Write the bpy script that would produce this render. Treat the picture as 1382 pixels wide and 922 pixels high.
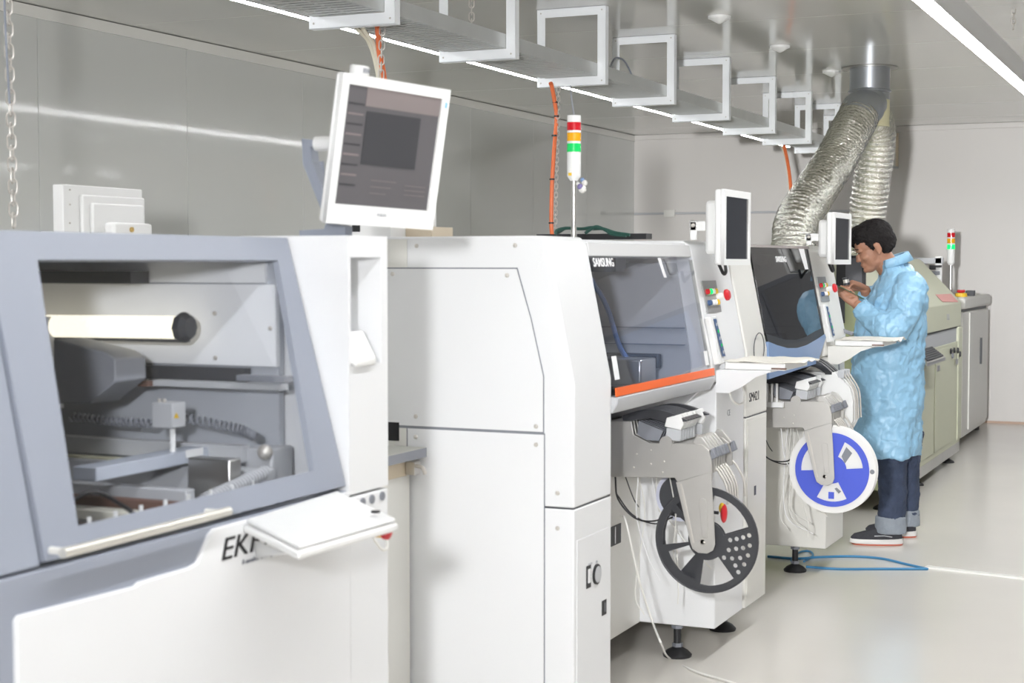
import bpy, bmesh, math, random
from mathutils import Vector, Matrix, noise
random.seed(7)
for o in list(bpy.data.objects): bpy.data.objects.remove(o)
scene = bpy.context.scene
col = scene.collection
# ---------------------------------------------------------------- camera
FPX = 2123.0; CAM_H = 1.45
PITCH = math.atan(106/FPX); YAW = math.atan(959*math.cos(PITCH)/FPX)
cd = bpy.data.cameras.new('camera'); cam = bpy.data.objects.new('camera', cd); col.objects.link(cam)
cam.location = (0, 0, CAM_H); cam.rotation_euler = (math.pi/2-PITCH, 0, YAW)
cd.sensor_width = 36; cd.lens = FPX/1382*36; cd.clip_start = .05
cd.dof.use_dof = True; cd.dof.focus_distance = 7.6; cd.dof.aperture_fstop = 6.3
scene.camera = cam
# ---------------------------------------------------------------- light, exposure
scene.view_settings.view_transform = 'Standard'; scene.view_settings.look = 'None'
scene.view_settings.exposure = 0.0; scene.view_settings.gamma = 1
w = bpy.data.worlds.new('world'); scene.world = w; w.use_nodes = True
w.node_tree.nodes['Background'].inputs[0].default_value = (1, 1, 1, 1); w.node_tree.nodes['Background'].inputs[1].default_value = .3
# the photographer's flash, just left of and above the camera (its shadows are in the photograph)
fl = bpy.data.lights.new('flash', 'AREA'); fl.shape = 'DISK'; fl.color = (.975, .985, 1); fl.size = .16; fl.energy = 1.0; fl.use_nodes = True
nt = fl.node_tree; em = nt.nodes['Emission']; fo = nt.nodes.new('ShaderNodeLightFalloff'); fo.inputs['Strength'].default_value = 5.1
nt.links.new(fo.outputs['Constant'], em.inputs['Strength'])
flo = bpy.data.objects.new('flash', fl); col.objects.link(flo); flo.location = (-.36, -.1, 1.66)
flo.rotation_euler = (Vector((-1.9, 6, 1.1))-flo.location).to_track_quat('-Z', 'Y').to_euler()
LED = 50.0
# ---------------------------------------------------------------- helpers
_F = (-math.sin(YAW), math.cos(YAW), 0); _R = (math.cos(YAW), math.sin(YAW), 0)
_cp, _sp = math.cos(PITCH), math.sin(PITCH)
_D = (_F[0]*_cp, _F[1]*_cp, -_sp); _U = (_F[0]*_sp, _F[1]*_sp, _cp)
def at(u, v, X=None, Y=None, Z=None):
    """point of the real plane X=, Y= or Z= that the photograph shows at (u, v)"""
    a = (u-691)/FPX; b = (461-v)/FPX
    r = [_D[i]+a*_R[i]+b*_U[i] for i in range(3)]
    t = X/r[0] if X is not None else (Y/r[1] if Y is not None else (Z-CAM_H)/r[2])
    return Vector((t*r[0], t*r[1], CAM_H+t*r[2]))
MATS = {}
def mat(name, c, rough=.5, metal=0, bump=0, bscale=40, var=0, emit=None, estr=0, coat=0, spec=.5, vscale=6):
    m = bpy.data.materials.new(name); m.use_nodes = True; n = m.node_tree; b = n.nodes['Principled BSDF']
    b.inputs['Roughness'].default_value = rough; b.inputs['Metallic'].default_value = metal
    b.inputs['Specular IOR Level'].default_value = spec; b.inputs['Coat Weight'].default_value = coat
    tc = n.nodes.new('ShaderNodeTexCoord')
    if var:
        nz = n.nodes.new('ShaderNodeTexNoise'); nz.inputs['Scale'].default_value = vscale; nz.inputs['Detail'].default_value = 4
        n.links.new(tc.outputs['Object'], nz.inputs['Vector'])
        mx = n.nodes.new('ShaderNodeMix'); mx.data_type = 'RGBA'
        mx.inputs[6].default_value = (*[x*(1-var) for x in c], 1); mx.inputs[7].default_value = (*[min(1, x*(1+var)) for x in c], 1)
        n.links.new(nz.outputs['Fac'], mx.inputs[0]); n.links.new(mx.outputs[2], b.inputs['Base Color'])
    else: b.inputs['Base Color'].default_value = (*c, 1)
    if bump:
        nb = n.nodes.new('ShaderNodeTexNoise'); nb.inputs['Scale'].default_value = bscale; nb.inputs['Detail'].default_value = 3
        n.links.new(tc.outputs['Object'], nb.inputs['Vector'])
        bp = n.nodes.new('ShaderNodeBump'); bp.inputs['Strength'].default_value = bump; bp.inputs['Distance'].default_value = .01
        n.links.new(nb.outputs['Fac'], bp.inputs['Height']); n.links.new(bp.outputs[0], b.inputs['Normal'])
    if emit: b.inputs['Emission Color'].default_value = (*emit, 1); b.inputs['Emission Strength'].default_value = estr
    MATS[name] = m; return m
def glass(name, tint, refl=1.0, rough=.02):
    m = bpy.data.materials.new(name); m.use_nodes = True; n = m.node_tree; n.nodes.clear()
    o = n.nodes.new('ShaderNodeOutputMaterial'); mx = n.nodes.new('ShaderNodeMixShader')
    t = n.nodes.new('ShaderNodeBsdfTransparent'); t.inputs[0].default_value = (*tint, 1)
    g = n.nodes.new('ShaderNodeBsdfGlossy'); g.inputs['Roughness'].default_value = rough; g.inputs[0].default_value = (refl,)*3+(1,)
    fr = n.nodes.new('ShaderNodeFresnel'); fr.inputs[0].default_value = 1.5
    ge = n.nodes.new('ShaderNodeNewGeometry'); sb = n.nodes.new('ShaderNodeMath'); sb.operation = 'SUBTRACT'; sb.inputs[0].default_value = 1
    n.links.new(ge.outputs['Backfacing'], sb.inputs[1]); ml = n.nodes.new('ShaderNodeMath'); ml.operation = 'MULTIPLY'; n.links.new(fr.outputs[0], ml.inputs[0]); n.links.new(sb.outputs[0], ml.inputs[1])
    n.links.new(ml.outputs[0], mx.inputs[0]); n.links.new(t.outputs[0], mx.inputs[1]); n.links.new(g.outputs[0], mx.inputs[2]); n.links.new(mx.outputs[0], o.inputs[0])
    MATS[name] = m; return m
WHITE = mat('white_paint', (.785, .79, .80), .42, var=.012)
WHITE2 = mat('white_plastic', (.82, .82, .81), .35, var=.01)
CREAM = mat('cream_paint', (.74, .73, .69), .4, var=.015)
GREY = mat('bluegrey_paint', (.30, .325, .385), .42, var=.02)
GREYL = mat('light_grey_panel', (.50, .51, .53), .45, var=.03)
GREYM = mat('mid_grey', (.22, .23, .26), .5, var=.05)
DARK = mat('dark_grey', (.06, .062, .07), .5, var=.1)
BLACK = mat('black_rubber', (.012, .012, .014), .45)
BLACKP = mat('black_plastic', (.045, .046, .052), .35, bump=.1, bscale=60)
ALU = mat('aluminium', (.62, .61, .59), .32, 1, bump=.03, bscale=20, var=.08)
STEEL = mat('plate_steel', (.56, .545, .52), .4, .75, bump=.04, bscale=9, var=.12)
CHROME = mat('screw_steel', (.62, .59, .55), .4, .45)
GALV = mat('galvanised', (.42, .44, .47), .35, .9, bump=.05, bscale=8, var=.15)
FOIL = mat('foil', (.72, .71, .65), .22, 1, bump=1.0, bscale=75, var=.1)
FRAMEW = mat('frame_white', (.90, .92, .94), .45, var=.02)
TRAYM = mat('tray_metal', (.62, .63, .62), .42, .6, var=.1)
ORANGE = mat('orange_cable', (.72, .16, .05), .5)
ORSTR = mat('orange_stripe', (.86, .14, .02), .45)
HOSE = mat('cream_hose', (.68, .64, .52), .5)
BLUEC = mat('blue_cable', (.05, .22, .42), .45)
DGREEN = mat('green_cable', (.012, .06, .045), .4)
WCABLE = mat('white_cable', (.78, .77, .73), .5)
BLUEP = mat('blue_plastic', (.07, .11, .62), .4)
BLUEB = mat('blue_body', (.20, .30, .50), .4, var=.02)
RED = mat('red_plastic', (.62, .02, .03), .3)
YEL = mat('yellow_plastic', (.85, .55, .04), .35)
BEIGE = mat('beige_box', (.70, .60, .46), .6, var=.03)
BROWN = mat('brown_rail', (.16, .09, .07), .5, var=.2)
OVEN = mat('oven_green', (.60, .61, .47), .42, var=.015)
OVENE = mat('oven_end_green', (.46, .50, .29), .45, var=.02)
PINK = mat('pink_sticker', (.75, .36, .33), .5)
LABELW = mat('label_white', (.85, .85, .86), .5)
PANELG = mat('button_plate', (.35, .35, .35), .45, .5)
MEMB = mat('membrane_blue', (.05, .10, .22), .4)
GREENL = mat('green_lens', (.01, .55, .12), .15, emit=(.01, .55, .12), estr=.25)
GREENON = mat('green_lens_lit', (.01, .7, .2), .15, emit=(.0, .75, .10), estr=1.3)
REDL = mat('red_lens', (.6, .01, .02), .15)
AMBL = mat('amber_lens', (.85, .40, .01), .15)
LCDM = mat('screen_panel', (.10, .095, .10), .3, emit=(.2, .19, .2), estr=.12)
LCDD = mat('screen_dark', (.04, .04, .045), .3, emit=(.1, .1, .11), estr=.2)
LCDL = mat('screen_bar', (.2, .17, .17), .3, emit=(.3, .25, .24), estr=.14)
LCDB = mat('screen_glossy_black', (.012, .013, .016), .04)
LEDM = mat('led_diffuser', (1, 1, 1), .5, emit=(.965, .98, 1), estr=LED)
LAMPM = mat('lamp_tube', (.8, .78, .66), .4, emit=(1, .93, .74), estr=1.25, bump=.6, bscale=130)
BOARD = mat('circuit_board', (.02, .16, .08), .35, var=.3, vscale=90)
SKIN = mat('skin', (.38, .185, .115), .5, bump=.08, bscale=120, var=.08, vscale=14)
HAIR = mat('hair', (.010, .008, .008), .6, bump=.9, bscale=90, spec=.2)
COAT = mat('light_blue_coat', (.27, .49, .68), .40, bump=.5, bscale=16, var=.04, spec=.6)
JEAN = mat('denim', (.042, .058, .105), .8, bump=.6, bscale=45, var=.5, vscale=18)
CUFFM = mat('denim_inside', (.27, .30, .34), .8, bump=.3, bscale=150, var=.12, vscale=30)
SHOE = mat('shoe_mesh', (.045, .045, .055), .7, bump=.6, bscale=260, var=.3, vscale=60)
SOLE = mat('white_sole', (.78, .76, .74), .5)
SOLER = mat('red_outsole', (.55, .12, .06), .6)
GLASSC = glass('clear_acrylic', (.90, .91, .94), .9)
GLASS1 = glass('clear_cover', (.985, .99, 1), .9)
INP = mat('inner_plate_light', (.86, .87, .89), .45, var=.02)
INW = mat('inner_wall_grey', (.47, .49, .53), .5, var=.05)
GLASSD = glass('smoked_acrylic', (.30, .31, .33), .9)
TAPE = glass('clear_tape', (.86, .86, .84), 1)
n_ = COAT.node_tree; b_ = n_.nodes['Bump']; v_ = n_.nodes.new('ShaderNodeTexVoronoi'); v_.feature = 'DISTANCE_TO_EDGE'; v_.inputs['Scale'].default_value = 9
d_ = n_.nodes.new('ShaderNodeTexNoise'); d_.inputs['Scale'].default_value = 6; a_ = n_.nodes.new('ShaderNodeVectorMath'); a_.operation = 'MULTIPLY_ADD'; a_.inputs[1].default_value = (.25, .25, .25)
tc_ = n_.nodes['Texture Coordinate']; n_.links.new(tc_.outputs['Object'], d_.inputs['Vector']); n_.links.new(d_.outputs['Color'], a_.inputs[0]); n_.links.new(tc_.outputs['Object'], a_.inputs[2]); n_.links.new(a_.outputs[0], v_.inputs['Vector'])
c_ = n_.nodes.new('ShaderNodeMath'); c_.operation = 'MINIMUM'; c_.inputs[1].default_value = .12; n_.links.new(v_.outputs['Distance'], c_.inputs[0])
e_ = n_.nodes.new('ShaderNodeBump'); e_.inputs['Strength'].default_value = .55; e_.inputs['Distance'].default_value = .03; n_.links.new(c_.outputs[0], e_.inputs['Height']); n_.links.new(b_.outputs[0], e_.inputs['Normal']); n_.links.new(e_.outputs[0], n_.nodes['Principled BSDF'].inputs['Normal'])
# room surfaces
def panel_mat(name, c, rough, wav, wscale, stretch=(1, 1, 1), var=.03, spec=.5, coat=0):
    m = bpy.data.materials.new(name); m.use_nodes = True; n = m.node_tree; b = n.nodes['Principled BSDF']
    b.inputs['Roughness'].default_value = rough; b.inputs['Specular IOR Level'].default_value = spec; b.inputs['Coat Weight'].default_value = coat
    tc = n.nodes.new('ShaderNodeTexCoord'); mp = n.nodes.new('ShaderNodeMapping'); mp.inputs['Scale'].default_value = stretch
    n.links.new(tc.outputs['Object'], mp.inputs[0])
    nz = n.nodes.new('ShaderNodeTexNoise'); nz.inputs['Scale'].default_value = wscale; nz.inputs['Detail'].default_value = 1.5; n.links.new(mp.outputs[0], nz.inputs['Vector'])
    bp = n.nodes.new('ShaderNodeBump'); bp.inputs['Strength'].default_value = wav; bp.inputs['Distance'].default_value = .02
    n.links.new(nz.outputs['Fac'], bp.inputs['Height']); n.links.new(bp.outputs[0], b.inputs['Normal'])
    n2 = n.nodes.new('ShaderNodeTexNoise'); n2.inputs['Scale'].default_value = 1.4; n2.inputs['Detail'].default_value = 5; n.links.new(tc.outputs['Object'], n2.inputs['Vector'])
    mx = n.nodes.new('ShaderNodeMix'); mx.data_type = 'RGBA'
    mx.inputs[6].default_value = (*[x*(1-var) for x in c], 1); mx.inputs[7].default_value = (*[x*(1+var) for x in c], 1)
    n.links.new(n2.outputs['Fac'], mx.inputs[0]); n.links.new(mx.outputs[2], b.inputs['Base Color'])
    MATS[name] = m; return m
WALLM = panel_mat('wall_panel_paint', (.56, .565, .54), .08, .10, 1.2, (1, 1, .4), spec=.6)
WALLB = panel_mat('back_wall_paint', (.64, .615, .59), .35, .05, 1.2)
CEILM = panel_mat('ceiling_panel_paint', (.68, .67, .63), .09, .05, 1.0, spec=.6)
FLOORM = panel_mat('epoxy_floor', (.73, .70, .65), .18, .04, 2.0, var=.06, spec=.5)

class MB:
    def __init__(s): s.v = []; s.f = []
    def add(s, vs, fs):
        n = len(s.v); s.v += [Vector(p) for p in vs]; s.f += [tuple(i+n for i in f) for f in fs]; return s
    def box(s, x0, x1, y0, y1, z0, z1):
        return s.add([(x, y, z) for x in (x0, x1) for y in (y0, y1) for z in (z0, z1)],
                     [(0, 1, 3, 2), (4, 6, 7, 5), (0, 4, 5, 1), (2, 3, 7, 6), (0, 2, 6, 4), (1, 5, 7, 3)])
    def prism(s, pts, d):
        """closed polygon pts (3D) swept by vector d"""
        n = len(pts); d = Vector(d); P = [Vector(p) for p in pts]
        return s.add(P+[p+d for p in P], [tuple(range(n)), tuple(range(2*n-1, n-1, -1))]+[(i, (i+1) % n, (i+1) % n+n, i+n) for i in range(n)])
    def py(s, poly, y0, y1): return s.prism([(x, y0, z) for x, z in poly], (0, y1-y0, 0))
    def px(s, poly, x0, x1): return s.prism([(x0, y, z) for y, z in poly], (x1-x0, 0, 0))
    def pz(s, poly, z0, z1): return s.prism([(x, y, z0) for x, y in poly], (0, 0, z1-z0))
    def obox(s, c, ax, ay, az):
        c, ax, ay, az = map(Vector, (c, ax, ay, az))
        return s.add([c+i*ax+j*ay+k*az for i in (-1, 1) for j in (-1, 1) for k in (-1, 1)],
                     [(0, 1, 3, 2), (4, 6, 7, 5), (0, 4, 5, 1), (2, 3, 7, 6), (0, 2, 6, 4), (1, 5, 7, 3)])
    def cyl(s, p0, p1, r0, r1=None, n=16):
        r1 = r0 if r1 is None else r1; return s.tube([p0, p1], [r0, r1], n)
    def tube(s, path, r, n=8, closed=False):
        P = [Vector(p) for p in path]; m = len(P); rs = r if isinstance(r, (list, tuple)) else [r]*m
        t0 = (P[1]-P[0]).normalized(); up = Vector((0, 0, 1)) if abs(t0.z) < .9 else Vector((1, 0, 0))
        a = t0.cross(up).normalized(); vs = []
        for i, p in enumerate(P):
            if closed: t = P[(i+1) % m]-P[i-1]
            else: t = P[min(i+1, m-1)]-P[max(i-1, 0)]
            t = t.normalized() if t.length > 1e-9 else t0
            a = (a-t*a.dot(t)).normalized(); b = t.cross(a)
            vs += [p+(a*math.cos(q)+b*math.sin(q))*rs[i] for q in (2*math.pi*k/n for k in range(n))]
        fs = []
        for i in range(m if closed else m-1):
            j = (i+1) % m
            fs += [(i*n+k, i*n+(k+1) % n, j*n+(k+1) % n, j*n+k) for k in range(n)]
        if not closed: fs += [tuple(range(n-1, -1, -1)), tuple((m-1)*n+k for k in range(n))]
        return s.add(vs, fs)
    def lathe(s, prof, c=(0, 0, 0), axis=(0, 0, 1), n=20):
        """prof = [(radius, height along axis)]"""
        c = Vector(c); z = Vector(axis).normalized(); return s.tube([c+z*h+z*1e-6*i for i, (r, h) in enumerate(prof)], [max(r, 1e-4) for r, h in prof], n) if all(prof[i+1][1] > prof[i][1] for i in range(len(prof)-1)) else s._lathe(prof, c, z, n)
    def _lathe(s, prof, c, z, n):
        up = Vector((0, 0, 1)) if abs(z.z) < .9 else Vector((1, 0, 0)); a = z.cross(up).normalized(); b = z.cross(a); m = len(prof); vs = []
        for r, h in prof: vs += [c+z*h+(a*math.cos(q)+b*math.sin(q))*max(r, 1e-4) for q in (2*math.pi*k/n for k in range(n))]
        fs = [(i*n+k, i*n+(k+1) % n, (i+1)*n+(k+1) % n, (i+1)*n+k) for i in range(m-1) for k in range(n)]
        fs += [tuple(range(n-1, -1, -1)), tuple((m-1)*n+k for k in range(n))]
        return s.add(vs, fs)
    def ell(s, c, rx, ry, rz, n=14, m=9, rot=None):
        c = Vector(c); vs = []; fs = []
        for i in range(m+1):
            th = math.pi*i/m
            for k in range(n):
                ph = 2*math.pi*k/n; p = Vector((rx*math.sin(th)*math.cos(ph), ry*math.sin(th)*math.sin(ph), rz*math.cos(th)))
                vs.append(c+(rot @ p if rot else p))
        for i in range(m): fs += [(i*n+k, (i+1)*n+k, (i+1)*n+(k+1) % n, i*n+(k+1) % n) for k in range(n)]
        return s.add(vs, fs)
    def xf(s, fn): s.v = [Vector(fn(p)) for p in s.v]; return s
    def build(s, name, m, parent=None, bevel=0, smooth=False, kind=None, seg=2):
        org = worldloc(parent); me = bpy.data.meshes.new(name); me.from_pydata([p-org for p in s.v], [], s.f)
        b = bmesh.new(); b.from_mesh(me); bmesh.ops.remove_doubles(b, verts=b.verts, dist=1e-5); bmesh.ops.recalc_face_normals(b, faces=b.faces)
        b.to_mesh(me); b.free(); me.materials.append(m)
        o = bpy.data.objects.new(name, me); col.objects.link(o)
        if parent: o.parent = parent
        if bevel:
            bv = o.modifiers.new('bevel', 'BEVEL'); bv.width = bevel; bv.segments = seg; bv.limit_method = 'ANGLE'; bv.angle_limit = math.radians(35); bv.harden_normals = False
        if smooth or bevel: smooth_by_angle(me)
        if kind: o['kind'] = kind
        return o
def smooth_by_angle(me, ang=35):
    me.polygons.foreach_set('use_smooth', [True]*len(me.polygons))
    b = bmesh.new(); b.from_mesh(me)
    for e in b.edges:
        if len(e.link_faces) == 2 and e.calc_face_angle(0) > math.radians(ang): e.smooth = False
    b.to_mesh(me); b.free()
WL = {}
def worldloc(o):
    return WL.get(o.name, Vector((0, 0, 0))).copy() if o else Vector((0, 0, 0))
def thing(name, label, cat, loc=(0, 0, 0), group=None):
    o = bpy.data.objects.new(name, None); col.objects.link(o); o.location = loc; o.empty_display_size = .05
    o['label'] = label; o['category'] = cat
    if group: o['group'] = group
    WL[o.name] = Vector(loc); return o
def tag(o, label, cat, group=None, kind=None):
    o['label'] = label; o['category'] = cat
    if group: o['group'] = group
    if kind: o['kind'] = kind
    return o
def recenter(o):
    """put a one-mesh thing's origin at its base"""
    vs = [v.co for v in o.data.vertices]; c = Vector((sum(v.x for v in vs)/len(vs), sum(v.y for v in vs)/len(vs), min(v.z for v in vs)))
    o.data.transform(Matrix.Translation(-c)); o.location = c; return o
def sub(part):
    WL[part.name] = worldloc(part.parent) if part.parent else Vector(part.location); return part
def dup(root, delta, label=None):
    r = root.copy(); col.objects.link(r); r.location = root.location+Vector(delta)
    if label: r['label'] = label
    for ch in list(root.children):
        c = ch.copy(); col.objects.link(c); c.parent = r
        for g in list(ch.children):
            d = g.copy(); col.objects.link(d); d.parent = c
    return r
def curve_obj_mesh(cu):
    o = bpy.data.objects.new('tmp', cu); col.objects.link(o); dg = bpy.context.evaluated_depsgraph_get()
    me = bpy.data.meshes.new_from_object(o.evaluated_get(dg)); bpy.data.objects.remove(o); bpy.data.curves.remove(cu); return me
def place_mesh(me, name, o0, xd, yd, m, parent):
    xd = Vector(xd).normalized(); yd = Vector(yd); yd = (yd-xd*yd.dot(xd)).normalized(); zd = xd.cross(yd)
    M = Matrix((xd, yd, zd)).transposed().to_4x4(); M.translation = Vector(o0)-worldloc(parent)
    me.transform(M); me.materials.clear(); me.materials.append(m); me.name = name
    o = bpy.data.objects.new(name, me); col.objects.link(o)
    if parent: o.parent = parent
    return o
def text(s, size, o0, xd, yd, m, parent, name='lettering', shear=0, depth=.0008, sx=1, bold=0):
    cu = bpy.data.curves.new('txt', 'FONT'); cu.body = s; cu.size = size; cu.extrude = depth; cu.shear = shear; cu.resolution_u = 2; cu.offset = bold
    me = curve_obj_mesh(cu)
    if sx != 1: me.transform(Matrix.Diagonal((sx, 1, 1, 1)))
    return place_mesh(me, name, o0, xd, yd, m, parent)
def plate(loops, th, o0, xd, yd, m, parent, name):
    """flat plate with holes: first loop outer, the others holes; centred thickness"""
    cu = bpy.data.curves.new('pl', 'CURVE'); cu.dimensions = '2D'; cu.fill_mode = 'BOTH'; cu.extrude = th/2
    for lp in loops:
        sp = cu.splines.new('POLY'); sp.points.add(len(lp)-1); sp.use_cyclic_u = True
        for i, p in enumerate(lp): sp.points[i].co = (p[0], p[1], 0, 1)
    return place_mesh(curve_obj_mesh(cu), name, o0, xd, yd, m, parent)
def circ(cx, cy, r, n=16, a0=0): return [(cx+r*math.cos(a0+2*math.pi*i/n), cy+r*math.sin(a0+2*math.pi*i/n)) for i in range(n)]
def sector(r0, r1, a, b, n=8):
    A = [math.radians(a+(b-a)*i/n) for i in range(n+1)]
    return [(r1*math.cos(t), r1*math.sin(t)) for t in A]+[(r0*math.cos(t), r0*math.sin(t)) for t in reversed(A)]
def spline(pts, n=8):
    P = [Vector(p) for p in pts]; P = [2*P[0]-P[1]]+P+[2*P[-1]-P[-2]]; out = []
    for i in range(1, len(P)-2):
        for k in range(n):
            t = k/n; a, b, c, d = P[i-1:i+3]
            out.append(.5*((2*b)+(c-a)*t+(2*a-5*b+4*c-d)*t*t+(3*b-a-3*c+d)*t**3))
    out.append(P[-2]); return out
def screw(p, nrm, parent, r=.0065):
    p = Vector(p); return MB().lathe([(r, 0), (r, .002), (r*.7, .004), (r*.25, .0045)], p, nrm, 10).build('screw', CHROME, parent, smooth=True)
def struct(name, mb, m, parent=None, **k):
    o = mb.build(name, m, parent, **k)
    if not parent: o['kind'] = 'structure'
    return o
# ---------------------------------------------------------------- room
CEIL = 2.71; XL = -5.328; YB = 14.75
floor = struct('floor', MB().box(-5.6, 3.0, -4.1, 15.0, -.1, 0), FLOORM)
ceiling = struct('ceiling', MB().box(-5.6, 3.0, -4.1, 15.0, CEIL+.012, CEIL+.12), DARK)
ys = [-4.0+1.205*i for i in range(17)]
for i in range(len(ys)-1):
    y0, y1 = ys[i]+.0025, min(ys[i+1]-.0025, 14.75)
    if y0 < 14.7: MB().box(XL, 2.9, y0, y1, CEIL, CEIL+.014).build('ceiling_panel', CEILM, ceiling)
wall_left = struct('wall_left', MB().box(XL-.12, XL-.012, -4.1, 15.0, 0, CEIL), DARK)
ys = [6.142-1.222*i for i in range(9, 0, -1)]+[6.142+1.222*i for i in range(9)]
for i in range(len(ys)-1):
    y0, y1 = max(ys[i]+.002, -4), min(ys[i+1]-.002, YB)
    if y1 > y0: MB().box(XL-.014, XL, y0, y1, 0.0, CEIL-.05).build('wall_panel', WALLM, wall_left, bevel=.0015, seg=1)
struct('trim_1', MB().box(XL-.01, XL+.012, -4, YB, CEIL-.062, CEIL-.003), CEILM, bevel=.003)
wall_back = struct('wall_back', MB().box(XL, 3.0, YB, YB+.12, 0, CEIL), WALLB)
struct('trim_2', MB().box(XL, 2.9, YB-.012, YB, CEIL-.05, CEIL-.002), WALLB, bevel=.003)
struct('baseboard_back', MB().box(XL, 2.9, YB-.01, YB, 0, .02), mat('baseboard_tone', (.50, .36, .28), .6))
struct('wall_right', MB().box(2.9, 3.0, -4.1, 15.0, 0, CEIL), WALLB)
struct('wall_rear', MB().box(XL, 2.9, -4.1, -4.0, 0, CEIL), WALLB)
# ceiling fixtures
for i, y in enumerate((7.83, 9.04, 10.36)):
    t = thing('smoke_detector', ['white conical ceiling detector nearest the camera, above the second tray frames',
        'white conical ceiling detector midway, between the other two', 'white conical ceiling detector nearest the silver duct'][i], 'detector', (-2.37, y, CEIL-.04), 'ceiling detectors')
    MB().lathe([(.006, -.038), (.022, -.030), (.05, -.014), (.055, -.008), (.05, 0)], (-2.37, y, CEIL), (0, 0, 1)).build('cap', WHITE2, t, smooth=True)
    MB().cyl((-2.37, y, CEIL-.012), (-2.37, y, CEIL), .058, n=20).build('base_ring', WHITE2, t)
def led(name, x0, x1, y0, y1, z, h, label, group=None):
    t = thing(name, label, 'light', ((x0+x1)/2, (y0+y1)/2, z))
    MB().box(x0, x1, y0, y1, z+.012, z+h).box(x0, x0+.003, y0, y1, z+.001, z+.012).box(x1-.003, x1, y0, y1, z+.001, z+.012).build('housing', WHITE, t)
    MB().box(x0+.0035, x1-.0035, y0+.004, y1-.004, z, z+.0115).build('diffuser', LEDM, t)
    return t
led('led_strip_light', -3.505, -3.465, -2, 13.6, 2.462, .025, 'thin white LED strip running along the left edge of the ceiling cable tray')
led('linear_ceiling_light', -.935, -.872, -2, 12.4, 2.30, .10, 'wide glowing linear LED light with grey housing at the upper right')
led('linear_ceiling_light', 1.35, 1.43, -3.6, 1.4, 2.30, .10, 'added linear LED fill light over the aisle behind the camera, outside the picture')  # unseen fill light, added to brighten the room
for hy in (1.5, 3.9, 5.65, 6.7, 7.8, 9.9, 12.0): pass
INW_ = mat('reflection_grey', (.20, .20, .21), .6)
rk = thing('reflection_cupboard', 'added grey cupboard with blue doors against the back wall, unseen, to darken reflections', 'cupboard', (.8, 14.4, 0))  # unseen cupboard added to darken the reflections in screens and window panes
MB().box(-1.15, 2.7, 14.25, 14.74, .05, 2.1).build('carcass', GREYM, rk)
for i_, x_ in enumerate((-1.1, -.35, .4, 1.15, 1.9)): MB().box(x_, x_+.72, 14.22, 14.249, .10, 2.05).build('door', (GREYM, INW_, GREYM, BLUEB, GREYL)[i_], rk, bevel=.004)
for x_ in (-1.1, 2.6): MB().box(x_, x_+.06, 14.3, 14.7, 0, .05).build('foot', BLACK, rk)
# tray frames
fr = thing('tray_hanger_frame', 'white square hanger frame cut by the top edge, nearest the camera', 'frame', (-2.95, 5.11, 2.325), 'white hanger frames carrying the cable tray')
XA, XB, Z0 = -3.14, -2.775, 2.325; BW = .043
MB().box(XA, XB, 5.11, 5.113, Z0, Z0+BW).box(XA, XB, 5.11, 5.15, Z0, Z0+.003).build('bottom_bar', FRAMEW, fr)
MB().box(XA, XB, 5.11, 5.113, CEIL-BW, CEIL-.001).box(XA, XB, 5.11, 5.15, CEIL-.004, CEIL-.001).build('top_bar', FRAMEW, fr)
MB().box(XA, XA+BW, 5.1105, 5.1125, Z0+BW, CEIL-BW).box(XA, XA+.003, 5.1105, 5.15, Z0+.003, CEIL-.004).build('upright', FRAMEW, fr)
MB().box(XB-BW, XB, 5.1105, 5.1125, Z0+BW, CEIL-BW).box(XB-.003, XB, 5.1105, 5.15, Z0+.003, CEIL-.004).build('upright', FRAMEW, fr)
for (x, z) in ((XA+.02, Z0+.02), (XB-.02, Z0+.02), (XB-.02, CEIL-.02), (XA+.02, CEIL-.02)):
    screw((x, 5.11, z), (0, -1, 0), fr, .004)
ordn = ['second', 'third', 'fourth', 'fifth', 'sixth', 'seventh', 'eighth', 'ninth']
for i, y in enumerate((6.185, 7.265, 8.325, 9.385, 10.475, 11.49, 12.45, 13.45)):
    dup(fr, (0, y-5.11, 0), 'white square hanger frame, %s from the camera along the cable tray' % ordn[i])
ty = thing('cable_tray', 'long perforated metal cable tray resting in the white hanger frames', 'cable tray', (-2.95, 6, 2.37))
MB().box(-3.12, -3.117, -2, 13.9, 2.37, 2.43).build('side_lip', TRAYM, ty)
MB().box(-2.823, -2.82, -2, 13.9, 2.37, 2.43).build('side_lip', TRAYM, ty)
m = MB(); y = 2.0
while y < 13.9:
    m.box(-3.117, -2.823, y, y+.022, 2.370, 2.373); y += .045
m.box(-3.117, -3.095, -2, 13.9, 2.373, 2.375).box(-2.845, -2.823, -2, 13.9, 2.373, 2.375).box(-2.975, -2.965, -2, 13.9, 2.373, 2.375)
m.build('slotted_floor', TRAYM, ty, kind='stuff')
lm = thing('cable_loom', 'loose dark cables lying along the ceiling cable tray', 'cables', (-2.95, 7, 2.376))
for k in range(10):
    xk = -3.07+.022*k+(.02 if k > 5 else 0); pts = [(xk+.006*math.sin(y_*1.3+k*2), y_, 2.387+.002*(k % 3)) for y_ in [-1.5+.8*q for q in range(19)]]
    MB().tube(pts, .0088, 6).build('cable', [DARK, GREYM, BLACKP][k % 3], lm, smooth=True)
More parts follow.
